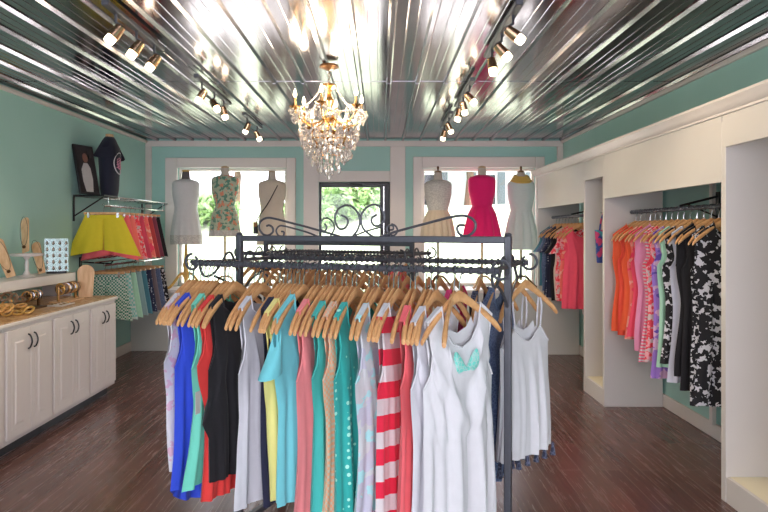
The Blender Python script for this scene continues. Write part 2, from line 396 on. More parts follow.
# ------------------------------------------------------------------ hangers
HD, HW = .135, .21
def hz(x): return -.088-HD*(min(abs(x), HW)/HW)**1.25
def make_hanger(loc, rz, label, group=None):
    r = thing('clothes_hanger', label, 'hanger', loc, rz, group)
    b = B(); R = []
    for i in range(21):
        x = -HW+2*HW*i/20; a = abs(x)/HW; h = .017-.003*a+.004*(1-a)**3; t_ = .007+.004*a*a; y = -.02*a*a
        z = hz(x)-(.008*max(0, a-.85)/.15)
        if i in (0, 20): h *= .7; t_ *= .7
        R.append([(x, y+t_*cos(q)*1.0, z+h*sin(q)) for q in [2*pi*k/10 for k in range(10)]])
    b.rings(R).build('hanger_body', 'hanger', r)
    hk = [(0, 0, -.085), (0, 0, -.05), (.004, 0, -.03)]+[(.019*cos(a), 0, .002+.019*sin(a)) for a in [math.radians(d) for d in range(-60, 200, 26)]]
    B().tube(hk, .0024, 6).build('hook', 'chrome', r)
    return r
proto = []
def hanger(loc, rz, label, group=None):
    if not proto: proto.append(make_hanger(loc, rz, label, group)); return proto[0]
    o = dup(proto[0], loc, rz, label)
    if group: o['group'] = group
    elif 'group' in o: del o['group']
    return o
# ------------------------------------------------------------------ garments
def top_contour(kind):
    s = lambda x: hz(x)+.026
    if kind == 'tank': return [(-.185, -.40), (-.155, -.35), (-.145, -.28), ('S', -.172, s(.172)), ('E', -.105, s(.105)), (-.09, -.2), (-.05, -.255), (0, -.275)]
    if kind == 'wide': return [(-.195, -.38), (-.19, -.33), (-.188, -.27), ('S', -.19, s(.19)), ('E', -.08, s(.08)), (-.07, -.17), (-.04, -.205), (0, -.215)]
    if kind == 'halter': return [(-.168, -.42), (-.14, -.36), (-.13, -.29), ('S', -.158, s(.158)), ('E', -.1, s(.1)), (-.085, -.17), (-.04, -.2), (0, -.21)]
    if kind == 'cami': return [(-.17, -.36), (-.15, -.345), (-.11, -.30), (-.09, -.285), (-.06, -.31), (-.03, -.335), (0, -.345)]
def garment(name, label, cat, mat, loc, rz, kind='tank', L=.75, wtab=((0, .17), (.35, .18), (1, .22)), T=.03, fold=.012, nf=4, hilow=0., group=None, seed=1, strap=None,
            sleeve=None, dip=0., skew=0., extra=None, cowl=0):
    rnd = random.Random(seed)
    r = thing(name, label, cat, loc, rz, group)
    half = top_contour(kind); pts = []; sh = []
    key = [(q[1], q[2]) if q[0] in ('S', 'E') else q for q in half]; flags = [q[0] if q[0] in ('S', 'E') else '' for q in half]
    seg = []
    for (a, c), fl in zip(zip(key, key[1:]), flags):
        for k in range(3): seg.append((a[0]+(c[0]-a[0])*k/3, a[1]+(c[1]-a[1])*k/3, fl == 'S' or (k == 0 and fl == 'E')))
    left = seg+[(key[-1][0], key[-1][1], False)]
    cols = left+[(-x, z, q) for x, z, q in reversed(left[:-1])]
    n = len(cols); rows = 20; ph = [rnd.uniform(0, 6) for _ in range(6)]; bz = -L
    G = []
    for side in (-1, 1):
        grid = []
        for i in range(rows+1):
            s = i/rows; row = []
            for j, (xt, zt, q) in enumerate(cols):
                u = -1+2*j/(n-1); hem = bz+dip*u*u-(hilow*(1 if side > 0 else 0)*(1-u*u))+skew*u
                if side > 0 and not q: zt = zt+.05*(1-u*u)*(1 if abs(xt) < .08 else 0)
                z = zt+(hem-zt)*s; wv = prof(wtab, s); k = sm(0, .35, s)
                x = xt*(1-k)+u*wv*k
                e = (1-u*u); th = .011+(T*(.5+.5*prof(((0, .4), (1, 1)), s))-.011)*sm(.02, .35, s)
                fd = fold*s**.7*sm(.1, .4, s)
                y = side*th*max(e, 0)**.6+fd*max(e, 0)**.25*(sin(u*nf*pi+ph[0]+s*1.1)+.5*sin(u*nf*2.3*pi+ph[1]+side)+.4*side*sin(u*nf*1.4*pi+ph[2]))
                if cowl and side < 0: y -= cowl*max(0, sin((z-.55*u*u)*34+1))*sm(.03, .12, s)*(1-sm(.4, .62, s))*max(e, 0)
                x += .012*s*sin(7*z+ph[3]); y += .01*s*sin(5*z+ph[4])
                row.append((x, y, z))
            grid.append(row)
        G.append(grid)
    b = B(); vid = {}
    for si in (0, 1):
        for i in range(rows+1):
            for j in range(n):
                if si == 1 and j in (0, n-1): vid[1, i, j] = vid[0, i, j]
                else: vid[si, i, j] = len(b.v); b.v.append(G[si][i][j])
    for si in (0, 1):
        for i in range(rows):
            for j in range(n-1): b.f.append((vid[si, i, j], vid[si, i, j+1], vid[si, i+1, j+1], vid[si, i+1, j]))
    for j in range(n-1):
        if cols[j][2] and cols[j+1][2]: b.f.append((vid[0, 0, j], vid[0, 0, j+1], vid[1, 0, j+1], vid[1, 0, j]))
    o = b.build('body', mat, r, smooth=80)
    # bound neckline and armholes
    for si in (0, 1):
        pass
    rim = [G[0][0][j] for j in range(n)]
    B().tube([(x, y-.002, z) for x, y, z in rim], .0035, 5).build('binding', mat, r)
    if strap:
        for s_ in (-1, 1):
            for y_, x1 in ((-.012, .09), (.012, .1)):
                B().tube(smoothpath([(s_*x1, y_, -.29), (s_*.105, y_*.9, -.2), (s_*.1, 0, hz(.1)+.02)]), .004, 5).build('strap', strap, r)
    if sleeve:
        for s_ in (-1, 1):
            R = []
            for i in range(9):
                q = i/8; cx = s_*(.175+.045*q); cz = hz(.18)-.035-.16*q
                R.append([(cx+(.02+.05*q)*cos(a)*.8, (.016+.022*q)*sin(a), cz-.01*cos(a)*s_+.05*(1-q)*cos(a)*-s_) for a in [2*pi*k/14 for k in range(14)]])
            B().rings(R, False).build('sleeve', sleeve, r)
    if extra: extra(r)
    return r
W_A = ((0, .17), (.3, .168), (.6, .175), (1, .19))       # A-line
W_S = ((0, .17), (.4, .165), (1, .165))                  # straight
W_F = ((0, .165), (.35, .16), (.6, .18), (1, .215))     # flared
cm = {
 'white': cloth('white_cotton', lin(232, 230, 236)), 'white2': cloth('white_jersey', lin(238, 236, 238)),
 'embro': cloth('white_pink_embroidery', lin(232, 228, 234), 'floral', lin(232, 228, 234), 44, c3=lin(230, 186, 208)),
 'royal': cloth('royal_blue_chiffon', lin(44, 72, 196)), 'mint': cloth('mint_chiffon', lin(112, 208, 184)), 'red': cloth('red_crepe', lin(214, 56, 52)),
 'black': cloth('black_chiffon', lin(22, 20, 24)), 'navy': cloth('navy_crepe', lin(26, 28, 54)), 'yellow': cloth('pale_yellow', lin(226, 212, 132)),
 'turq': cloth('light_turquoise', lin(112, 196, 204)), 'pink': cloth('neon_coral', lin(255, 146, 148)), 'teal': cloth('teal_chiffon', lin(62, 172, 164)),
 'check': cloth('orange_check', lin(240, 170, 128), 'check', lin(246, 222, 196), 95), 'dots': cloth('teal_dotted', lin(46, 166, 158), 'dots', lin(170, 226, 208), 34),
 'flor': cloth('white_aqua_floral', lin(230, 236, 238), 'floral', lin(164, 216, 218), 17, c3=lin(190, 192, 206)),
 'stripe': cloth('red_white_stripe', lin(216, 34, 66), 'stripe', lin(240, 236, 236), 8.5), 'coral': cloth('coral_crepe', lin(238, 104, 110)),
 'denim': cloth('denim', lin(76, 92, 124), 'fleck', lin(98, 114, 146), 60), 'lace': cloth('navy_lace', lin(40, 44, 66), 'fleck', lin(90, 94, 116), 50),
 'hotpink': cloth('hot_pink', lin(236, 64, 128)), 'bow': cloth('aqua_lace', lin(110, 206, 190), 'fleck', lin(180, 230, 220), 60),
 'orange': cloth('orange_crepe', lin(240, 104, 62)), 'orange2': cloth('red_orange_crepe', lin(226, 84, 62)), 'rose': cloth('bright_rose', lin(246, 84, 110)),
 'mauve': cloth('mauve_jersey', lin(214, 140, 172)), 'pinkwhite': cloth('pink_white_stripe', lin(226, 96, 120), 'stripe', lin(240, 228, 230), 40),
 'coralfl': cloth('coral_floral', lin(240, 120, 110), 'floral', lin(246, 180, 160), 14, c3=lin(226, 70, 100)), 'paleg': cloth('pale_green', lin(168, 212, 186)),
 'bwfl': cloth('black_white_print', lin(24, 24, 28), 'floral', lin(222, 220, 222), 40, c3=lin(24, 24, 28)), 'bwfl2': cloth('small_black_white_print', lin(26, 26, 30), 'floral', lin(214, 212, 218), 30, c3=lin(26, 26, 30)),
 'grey': cloth('silver_grey', lin(198, 198, 210)), 'purp': cloth('purple_floral', lin(150, 110, 190), 'floral', lin(226, 180, 214), 14, c3=lin(96, 70, 160)),
 'steel': cloth('steel_blue', lin(70, 124, 140)), 'polka': cloth('navy_polka', lin(36, 42, 70), 'dots', lin(210, 214, 224), 40), 'cream': cloth('cream_knit', lin(224, 214, 196)),
 'redprint': cloth('red_pink_print', lin(224, 70, 84), 'floral', lin(244, 170, 176), 34, c3=lin(246, 224, 220)),
}
# ------------------------------------------------------------------ front clothes rack
PR = Vector((.514, 2.41, 0)); PL = Vector((-.685, 2.927, 0)); u = (PR-PL).normalized(); nn = Vector((-u.y, u.x, 0)); LEN = (PR-PL).length
RZ = atan2(nn.y, nn.x); ZH = 1.354; HWD = .30
def rackplane(px, py, pl, pr):
    d = (px-380)/F; q = pr-pl            # X = d*Y on the vertical plane through both posts
    s = (d*pl.y-pl.x)/(q.x-d*q.y); p = pl+q*s
    return Vector((p.x, p.y, 1.5-(py-230)*p.y/F))
def spiral2(c, r0, r1, a0, a1, ax, n=22):
    return [c+ax*(cos(a)*r)+Vector((0, 0, sin(a)*r)) for a, r in [(a0+(a1-a0)*i/n, r0+(r1-r0)*i/n) for i in range(n+1)]]
def rack(pl, pr, label, top, zh, hw, crest=()):
    r = thing('clothes_rack', label, 'clothes rack', (pl+pr)/2)
    o = (pl+pr)/2; U = (pr-pl).normalized(); N = Vector((-U.y, U.x, 0)); z = Vector((0, 0, 1))
    L2 = (pr-pl).length/2; ang = atan2(U.y, U.x); rot = Matrix.Rotation(ang, 4, 'Z')
    for s_ in (-1, 1):
        c = rot @ Matrix.Translation((s_*L2, 0, 0))
        p = B().box(-.0145, .0145, -.0145, .0145, .06, top+.016, c).build('post', 'iron', r, bevel=.004)
        B().ball(U*s_*L2+z*(top+.02), .016, 8, 6, (1, 1, .6)).build('finial', 'iron', p)
        B().box(-.015, .015, -.42, .42, .05, .08, c).build('foot', 'iron', r, bevel=.004)
        for q in (-.38, .38):
            B().lathe([(.004, -.014), (.024, -.012), (.024, .012), (.004, .014)], 12, mat=Matrix.Translation(U*s_*L2+N*q+z*.026) @ rot @ Matrix.Rotation(pi/2, 4, 'Y')).build('caster', 'black', r)
        e = U*s_*L2
        b = B().tube([e-N*(hw+.0), e+N*(hw+.0)], .0095, 8)
        b.v = [(x, y, zz+zh) for x, y, zz in b.v]
        for q in (-1, 1):                                       # scrolled brackets between post and rails
            b.tube(smoothpath([e+N*q*.02+z*(zh-.05), e+N*q*.06+z*(zh+.03), e+N*q*.1+z*(zh+.035), e+N*q*.14+z*(zh-.01), e+N*q*.2+z*(zh-.055), e+N*q*.26+z*(zh-.06), e+N*q*(hw-.01)+z*(zh-.015)]), .006, 6)
            b.tube(smoothpath([e+N*q*.015+z*(zh-.16), e+N*q*.1+z*(zh-.1), e+N*q*.19+z*(zh-.065)]), .006, 6)
        b.build('cross_arm', 'iron', r)
    B().box(-L2, L2, -.0125, .0125, top-.014, top+.014, rot).build('top_bar', 'iron', r, bevel=.004)
    for q in (-1, 1):
        a0, a1 = -N*-q*hw-U*(L2+.03)+z*zh, N*q*hw+U*(L2+.03)+z*zh
        b = B().tube([a0, a1], .0115, 10); beads(b, a0, a1, 46, .0115, .0165)
        b.build('hanging_rail', 'iron', r)
        for s_, e in ((-1, a0), (1, a1)):                        # curled ends
            B().tube(spiral2(e+z*.004+U*s_*.004, .036, .03, pi/2, pi/2-s_*2*pi*.9, U), .006, 7).build('scroll_end', 'iron', r)
    for pts, rad in crest:
        w_ = [rackplane(x, y, pl, pr)-o for x, y in pts]
        B().tube(smoothpath(w_), rad, 8).build('crest_scroll', 'iron', r)
    return r
crest = [
 ([(266.6, 226), (269.2, 225.3), (272.5, 227.5), (272.8, 232), (268, 235.3), (262.6, 233.8), (259, 227.5), (261, 221), (267.3, 217.8), (276, 219), (291.5, 223), (307, 227), (321, 231), (332, 234), (340, 236.5)], .0052),
 ([(281.4, 231.4), (284, 232.2), (283, 236), (278.3, 235.3), (276.2, 230.6), (279, 226.2), (283.7, 226), (294.7, 228.7), (307, 232.2), (318, 236.5)], .0042),
 ([(464.6, 225.3), (459.3, 225.3), (457, 228.7), (460, 234.4), (467.5, 236), (474.7, 230), (474.7, 221.5), (466, 216), (452, 216.9), (424, 224), (396, 231.6), (380, 237)], .0056),
 ([(355, 235.5), (368, 230.6), (383, 226.7)], .004),
 ([(376.7, 214.7), (372, 218), (372, 223), (376, 226), (382, 223.6), (384.5, 216.6), (380.6, 207.5), (373.6, 204.5), (365.8, 208), (361, 216.6), (362.7, 227.5), (369.7, 234.5), (375, 237.5)], .005),
 ([(341.5, 215), (346, 217.5), (348, 222), (345.5, 227.5), (340, 229), (336, 224), (335, 217), (338.5, 209), (347, 205), (355.5, 209.5), (360, 220), (357.5, 230), (352, 237)], .005),
 ([(324.4, 223.6), (326.7, 226.7), (325, 231), (321.3, 229.8), (319.7, 225), (322, 219.7), (326.7, 218), (332, 221), (334.5, 227.5), (332, 233.7), (329, 237.5)], .0042),
 ([(390, 230), (393, 229.5), (393, 226), (389, 225.5), (387, 229), (389.5, 234), (394, 235.5), (397.5, 231), (395.5, 226), (391.5, 224)], .0042)]
rack(PL, PR, 'dark iron double rail clothes rack with scrolled crest in the shop centre', 1.46, ZH, HWD, crest)
AL = PL-nn*HWD; BL = PL+nn*HWD
def front_s(px):                                   # position along the near rail whose hanger tip falls on a picture column
    best = min(range(-30, 1360), key=lambda k: abs(380+F*((AL+u*k/1000-nn*.175).x/(AL+u*k/1000-nn*.175).y)-px)); return best/1000
HZ_ = ZH+.012-.019+.002
def tags(x, z, lab='price tag'):
    def f(r):
        b = B().box(x-.015, x+.015, -.05, -.048, z-.09, z); o = b.build('price_tag', 'trim', r, smooth=0)
    return f
def bowpart(r):
    b = B()
    for s_ in (-1, 1):
        R = []
        for i in range(8):
            q = i/7; x = s_*(.006+.05*q); h = .012+.034*sm(0, .8, q)
            R.append([(x, -.035-.012*sin(a), -.345+.03*q+h*cos(a)*.8) for a in [2*pi*k/10 for k in range(10)]])
        b.rings(R)
    b.build('bow', cm['bow'], r)
def tassels(r):
    for i in range(7):
        x = -.195+.065*i
        B().lathe([(.003, 0), (.009, -.01), (.006, -.016), (.014, -.06), (.004, -.062)], 8, (x, -.01, -.835)).build('tassel', cm['lace'], r)
G1 = [  # picture column, name, label, category, material, keyword args
 (160, 'dress', 'white sleeveless dress with pink embroidery, first at the window end of the front rail', 'embro', dict(L=.86, wtab=W_S, kind='tank', dip=.0)),
 (176, 'dress', 'royal blue high-low dress hanging next to the pink embroidered white dress', 'royal', dict(L=.93, wtab=W_A, kind='halter', hilow=.1)),
 (188, 'dress', 'mint green sleeveless dress with white price tag', 'mint', dict(L=.9, wtab=W_F, kind='halter', extra=tags(-.19, -.5))),
 (201, 'dress', 'plain red dress mostly hidden between mint dress and black dress', 'red', dict(L=.96, wtab=((0, .165), (.3, .15), (1, .15)), kind='tank')),
 (209, 'dress', 'black sleeveless dress with sheer hem layer between red dress and white dress', 'black', dict(L=.88, wtab=((0, .165), (.3, .17), (.45, .2), (.6, .165), (1, .16)), kind='halter')),
 (237, 'dress', 'long plain white high-low dress between black dress and navy dress', 'white', dict(L=.94, wtab=W_F, kind='halter', hilow=.03)),
 (259, 'dress', 'dark navy dress between long white dress and pale yellow dress', 'navy', dict(L=.93, wtab=W_S, kind='halter')),
 (267, 'dress', 'pale yellow dress half covered by the light turquoise blouse', 'yellow', dict(L=.9, wtab=W_S)),
 (280, 'blouse', 'light turquoise blouse with short loose sleeves', 'turq', dict(L=.9, wtab=W_A, kind='wide', sleeve=cm['turq'])),
 (296, 'dress', 'neon coral pink dress next to the light turquoise blouse', 'pink', dict(L=.98, wtab=W_S, kind='halter')),
 (313, 'blouse', 'plain teal layered chiffon tunic between neon coral dress and orange check dress', 'teal', dict(L=.92, wtab=W_A)),
 (325, 'dress', 'orange and cream checked dress', 'check', dict(L=.94, wtab=W_S)),
 (336, 'dress', 'teal dress covered in pale dots', 'dots', dict(L=1.0, wtab=W_A)),
 (359, 'dress', 'white dress with aqua and grey floral print', 'flor', dict(L=1.02, wtab=W_A)),
 (380, 'dress', 'red and white striped dress', 'stripe', dict(L=1.05, wtab=W_A, kind='halter')),
 (398, 'dress', 'coral dress between striped dress and white tank tops', 'coral', dict(L=1.05, wtab=W_S)),
 (420, 'tank_top', 'plain white long tank top behind the white top with aqua lace bow', 'white', dict(L=1.0, wtab=W_A, cowl=.014)),
 (445, 'tank_top', 'white draped tank top with aqua lace bow at the post end', 'white2', dict(L=.98, wtab=((0, .17), (.3, .185), (1, .195)), T=.05, fold=.026, nf=3, cowl=.022, extra=bowpart)),
]
turn = {16: -10, 17: -26}
used = []; where = []
for i, (px, nm, lab, m, kw) in enumerate(G1):
    s = front_s(px); p = AL+u*s; p.z = HZ_
    rz = RZ+math.radians(turn.get(i, random.Random(i).uniform(-6, 4)))
    garment(nm, lab, nm.replace('_', ' '), cm[m], p, rz, seed=i+11, **kw)
    short = lab.split(' next to ')[0].split(' between ')[0].split(' mostly ')[0].split(', ')[0].split(' behind ')[0].split(' half ')[0]
    hanger(p, rz, 'wooden hanger holding the '+short+(' hidden by the mint one' if 'red dress' in short and 'plain' in short else ''))
    used.append(s); where.append((s, short.replace('plain ', '').replace('white sleeveless dress with pink embroidery', 'embroidered white dress').replace('sleeveless ', '').replace(' with sheer hem layer', '').replace(' with white price tag', '').replace(' covered in', ' with').replace(' with short loose sleeves', '').replace(' draped', '').replace(' layered chiffon', '')))
where.sort()
for s, short in list(where):                        # a spare hanger tucked in behind most of the dresses
    q = s-.019
    if all(abs(q-o_) > .012 for o_ in used):
        p = AL+u*q; p.z = HZ_; used.append(q)
        hanger(p, RZ+math.radians(random.uniform(-4, 2)), 'wooden hanger tucked behind the '+short.replace(' at the post end', ''), 'spare hangers on the front rail')
for i, (s, short) in enumerate(where[2:-1]):
    if i % 3 != 1:
        q = s-.04
        if all(abs(q-o_) > .014 for o_ in used):
            p = AL+u*q; p.z = HZ_; used.append(q)
            hanger(p, RZ+math.radians(random.uniform(-4, 2)), 'wooden hanger second behind the '+short.replace(' at the post end', ''), 'spare hangers on the front rail')
for q in (-.025, -.05):
    p = AL+u*q; p.z = HZ_; hanger(p, RZ+math.radians(3), 'wooden hanger at the window end of the front rail'+('' if q > -.03 else ', outermost'), 'spare hangers on the front rail')
# far rail of the same rack
def brail(s): p = BL+u*s; p.z = HZ_; return p
for s, nm, lab, m, a, kw in (
    (1.0, 'dress', 'hot pink dress on the far rail behind the white tank tops', 'hotpink', 0, dict(L=.75, wtab=W_S)),
    (1.12, 'dress', 'dark navy lace dress on the far rail behind the corner post', 'lace', 0, dict(L=.8, wtab=W_S)),
    (1.2, 'dress', 'blue denim dress hanging just behind the rack corner post', 'denim', -8, dict(L=.95, wtab=W_S, kind='wide')),
    (1.28, 'camisole', 'white strappy camisole with dark tassels hanging behind its twin', 'white', -12, dict(L=.84, wtab=W_A, kind='cami', strap=cm['white'], extra=tassels)),
    (1.325, 'camisole', 'white strappy camisole with tassel hem, outermost at the rack end', 'white2', -26, dict(L=.84, wtab=W_A, kind='cami', strap=cm['white'], extra=tassels))):
    p = brail(s); rz = RZ+math.radians(a)
    garment(nm, lab, nm, cm[m], p, rz, seed=int(s*100), **kw)
    hanger(p, rz, 'wooden hanger holding the '+' '.join(lab.split()[:12]))
for i in range(16):
    hanger(brail(.1+i*.055), RZ+math.radians(random.uniform(-6, 6)), 'wooden hanger in the row on the far rail of the centre rack', 'spare hangers on the far rail')
# second rack behind
PL2 = Vector(((266-380)*4.5/F, 4.5, 0)); PR2 = Vector(((412-380)*4.0/F, 4.0, 0))
c2 = [([(388, 237), (384, 241), (388, 247)], .004)]
rack(PL2, PR2, 'dark iron clothes rack standing behind the scroll-crested rack', 1.405, 1.335, .28)
u2 = (PR2-PL2).normalized(); n2 = Vector((-u2.y, u2.x, 0)); RZ2 = atan2(n2.y, n2.x)
for i in range(14):
    p = PL2-n2*.28+u2*(.08+i*.075); p.z = 1.335-.005
    hanger(p, RZ2, 'wooden hanger on the near rail of the rack behind', 'hangers on the rack behind')
for i, (s, m, lab) in enumerate(((.95, 'redprint', 'red patterned dress on the rack behind, nearest its end post'), (1.02, 'coral', 'coral dress on the rack behind, second from its end post'))):
    p = PL2+n2*.28+u2*s; p.z = 1.33
    garment('dress', lab, 'dress', cm[m], p, RZ2, L=.8, seed=70+i); hanger(p, RZ2, 'wooden hanger holding the '+lab)
# ------------------------------------------------------------------ wardrobe clothes
def bay(y, m, lab, nm='dress', L=1.0, **kw):
    p = Vector((2.12 if y < 5 else 2.07, y, ZRAIL-.004)); a = random.Random(int(y*97)).uniform(-7, 7)
    garment(nm, lab, nm.replace('_', ' '), cm[m], p, math.radians(a+kw.pop('a', 0)), L=L, seed=int(y*50), **kw)
    hanger(p, math.radians(a), 'wooden hanger holding the '+' '.join(lab.split()[:12]))
NB = [('orange', 'plain orange dress at the far end of large wardrobe bay', .98, 'wide'), ('orange2', 'red-orange dress second in the large wardrobe bay', 1.0, 'tank'), ('orange', 'plain orange sleeveless dress in front of the red-orange dress', .95, 'tank'),
      ('coralfl', 'coral floral dress in the large wardrobe bay', 1.0, 'tank'), ('rose', 'bright rose pink dress in the large wardrobe bay', .97, 'tank'), ('mauve', 'mauve pink dress in the large wardrobe bay', 1.06, 'wide'),
      ('pinkwhite', 'pink and white fine striped dress in the large wardrobe bay', 1.12, 'tank'), ('redprint', 'red and pink patterned dress beside the pale green dress', 1.1, 'tank'), ('purp', 'purple and pink floral long dress in the large wardrobe bay', 1.2, 'tank'),
      ('paleg', 'pale green dress in the large wardrobe bay', 1.1, 'tank'), ('bwfl2', 'black dress with small white print next to the pale green dress', 1.06, 'tank'), ('grey', 'silver grey dress between two black dresses', 1.16, 'tank'),
      ('black', 'plain black dress beside the silver grey dress', 1.1, 'wide'), ('black', 'plain long black dress behind the large black and white print dress', 1.18, 'tank'), ('bwfl', 'black and white bold print dress in the large wardrobe bay', 1.24, 'tank'),
      ('bwfl2', 'long black and white small print dress nearest in large bay', 1.22, 'wide')]
for i, (m, lab, L, kd) in enumerate(NB):
    bay(4.97-i*.087, m, lab, L=L, kind=kd, wtab=((0, .17), (.35, .165), (1, .2)), T=.028)
FB = [('steel', 'steel blue blouse at the window end of the far wardrobe bay', .8, 'wide'), ('denim', 'blue denim shirt in the far wardrobe bay', .85, 'wide'), ('polka', 'navy polka dot blouse in the far wardrobe bay', .88, 'wide'),
      ('navy', 'dark navy top in the far wardrobe bay', .9, 'tank'), ('black', 'black top in the far wardrobe bay', .92, 'wide'), ('cream', 'cream knit top in the far wardrobe bay', .9, 'tank'),
      ('redprint', 'red and pink patterned blouse in the far wardrobe bay', .9, 'wide'), ('coralfl', 'coral floral top in the far wardrobe bay', .86, 'tank'), ('rose', 'bright pink top nearest the niche in the far wardrobe bay', .95, 'tank')]
for i, (m, lab, L, kd) in enumerate(FB):
    bay(7.05-i*.115, m, lab, 'blouse', L=L, kind=kd, wtab=((0, .17), (.35, .2), (1, .2)), T=.04, **(dict(sleeve=cm[m]) if kd == 'wide' else {}))
r = thing('wall_box', 'small white box hanging low behind the far wardrobe bay clothes', 'box', (2.2, 6.25, .62)); B().box(-.09, .09, -.02, .02, 0, .2).build('box_body', 'trim', r, bevel=.004)
B().box(-.06, .06, -.024, -.02, .04, .16).build('box_front', 'display', r)
# tote bag in the narrow niche
bagm = cloth('patterned_bag', lin(50, 70, 140), 'floral', lin(190, 60, 110), 16, c3=lin(70, 150, 170))
r = thing('tote_bag', 'small blue and magenta patterned bag hanging in the narrow niche', 'bag', (2.05, 5.48, 1.2), .2)
R = []
for q in range(7):
    s = q/6; R.append([((.075+.02*s)*cos(a)*(1+.25*abs(sin(2*a))*.3), (.02+.025*s*(1-s))*sin(a), .3*s) for a in [2*pi*k/16 for k in range(16)]])
B().rings(R).build('bag_body', bagm, r, smooth=60)
B().tube(smoothpath([(-.05, 0, .29), (-.03, 0, .4), (0, 0, .46), (.03, 0, .4), (.05, 0, .29)]), .008, 6).build('handle', bagm, r)
B().tube([(0, .06, .46), (0, -.02, .45), (0, -.03, .47)], .006, 6).build('hook', 'chrome', r)
# ------------------------------------------------------------------ dress forms in the windows
def form(x, ztop, lab, cap, stand, mcol, wood_stand=False):
    Y = 7.70; r = thing('dress_form', lab, 'dress form', (x, Y, .757)); k = ztop-.756-1.49
    tors = [(.11, .70), (.155, .74), (.165, .82), (.14, .9), (.112, 1.0), (.13, 1.1), (.162, 1.2), (.165, 1.27), (.166, 1.32), (.14, 1.352), (.07, 1.382), (.054, 1.405), (.05, 1.47), (.045, 1.488), (.01, 1.49)]
    B().lathe([(a, z+k) for a, z in tors], 20, ky=.62).build('torso', mcol, r, smooth=60)
    B().lathe([(.048, 1.485+k), (.05, 1.5+k), (.02, 1.51+k)], 14).build('neck_cap', stand, r)
    if cap: B().lathe([(.012, 1.505+k), (.01, 1.53+k), (.016, 1.545+k), (.006, 1.57+k)], 10).build('finial', stand, r)
    B().tube([(0, 0, .1), (0, 0, .72+k)], .014, 10).build('pole', stand, r)
    if wood_stand: B().lathe([(.022, .1), (.045, .17), (.028, .23), (.038, .3), (.024, .38), (.016, .55)], 12).build('turned_column', stand, r)
    for i in range(3):
        a = i*2*pi/3+pi/2+.35; d = Vector((cos(a), sin(a), 0))
        g_ = 1.25 if wood_stand else 1
        B().tube(smoothpath([(d*.012+Vector((0, 0, .15)))*g_, (d*.07+Vector((0, 0, .14)))*g_, (d*.14+Vector((0, 0, .06)))*g_, d*.19*g_+Vector((0, 0, .017*g_)), d*.215*g_+Vector((0, 0, .022*g_))]), [.014*g_]*20+[.012], 8).build('leg', stand, r)
    return r, k
def loftdress(name, lab, x, k, rings, mats, nfold, amp, seed):
    r = thing(name, lab, name, (x, 7.70, .757)); n = 64; rnd = random.Random(seed); ph = rnd.uniform(0, 6)
    def ring(rx, ry, z, am): return [((rx+am*sin(nfold*a+ph)+am*.5*sin(nfold*2.3*a))*cos(a), (ry+am*sin(nfold*a+ph)+am*.4*sin(nfold*1.7*a))*sin(a), z+k) for a in [2*pi*j/n for j in range(n)]]
    for nm, lo, hi, m in mats:
        rr = [q for q in rings if lo-1e-6 <= q[2] <= hi+1e-6]; R = []
        for q0, q1 in zip(rr, rr[1:]):
            for i in range(4):
                t_ = i/4; v = [a+(c-a)*t_ for a, c in zip(q0, q1)]; R.append(ring(v[0], v[1], v[2], amp*v[3]))
        R.append(ring(*rr[-1][:3], amp*rr[-1][3]))
        B().rings(R, False).build(nm, m, r, smooth=70)
    return r
fm = plain('form_linen', lin(206, 196, 182), .8); fg = plain('form_grey', lin(110, 104, 104), .8)
top = [(.08, .055, 1.39, 0), (.155, .1, 1.365, 0), (.176, .113, 1.335, 0), (.176, .11, 1.3, 0), (.174, .112, 1.2, 0)]
def z_at(py): return 1.5-(py-230)*7.7/F-.757
def xat(px): return (px-380)*7.7/F
f1, k = form(xat(186), 2.25, 'grey capped dress form on honey wood tripod, in front of window casing', False, M['gold_wood'], fg, True)
dm = cloth('sheer_white', lin(208, 208, 206)); lm = cloth('lace_trim', lin(222, 218, 210), 'fleck', lin(180, 176, 170), 40)
loftdress('dress', 'pale sheer white straight dress with lace hem on grey capped form', xat(186), k, top+[(.142, .1, 1.02, .1), (.18, .12, .8, .4), (.2, .13, .68-k, .8), (.2, .13, .56-k, 1)], [('bodice', .68-k, 2, dm), ('lace_hem', .0, .68-k, lm)], 14, .006, 1)
flw = cloth('flowered_cotton', lin(176, 186, 160), 'floral', lin(96, 140, 120), 22, c3=lin(214, 140, 110))
f2, k = form(xat(225), 2.30, 'linen dress form wearing the flowered dress', False, plain('beige_wood', lin(196, 170, 130), .5), fm)
loftdress('dress', 'flowered green and orange dress with cream lace hem on dress form', xat(225), k, top+[(.12, .1, 1.0, .1), (.165, .13, .88, .6), (.19, .16, .74-k, 1), (.2, .165, .66-k, 1)], [('bodice', .74-k, 2, flw), ('lace_hem', 0, .74-k, lm)], 11, .009, 2)
f3, k = form(xat(272), 2.24, 'linen dress form wearing the cream dress and crossbody bag', False, plain('beige_wood2', lin(180, 160, 130), .5), fm)
cr_ = cloth('cream_cotton', lin(222, 208, 188))
loftdress('dress', 'plain cream sleeveless dress under the crossbody bag strap', xat(272), k, top+[(.142, .1, 1.02, .1), (.17, .12, .85, .4), (.19, .13, .6, .8), (.19, .13, .56, 1)], [('bodice', 0, 2, cr_)], 9, .006, 3)
r = thing('crossbody_bag', 'small dark bag on a thin strap across the cream dress', 'bag', (xat(272), 7.70, .757))
B().tube(smoothpath([(.1, -.05, 1.36+k), (.07, -.115, 1.27+k), (-.03, -.13, 1.08+k), (-.13, -.12, .94+k), (-.185, -.1, .84+k)]), .006, 6).build('strap', 'black', r)
B().box(-.215, -.16, -.135, -.09, .7+k, .85+k).build('bag_body', 'black', r, bevel=.012)
B().box(-.212, -.163, -.14, -.134, .79+k, .85+k).build('flap', 'bronze', r, bevel=.004)
f4, k = form(xat(438), 2.24, 'linen dress form with dark finial wearing the cream tulle dress', True, M['bronze'], fm)
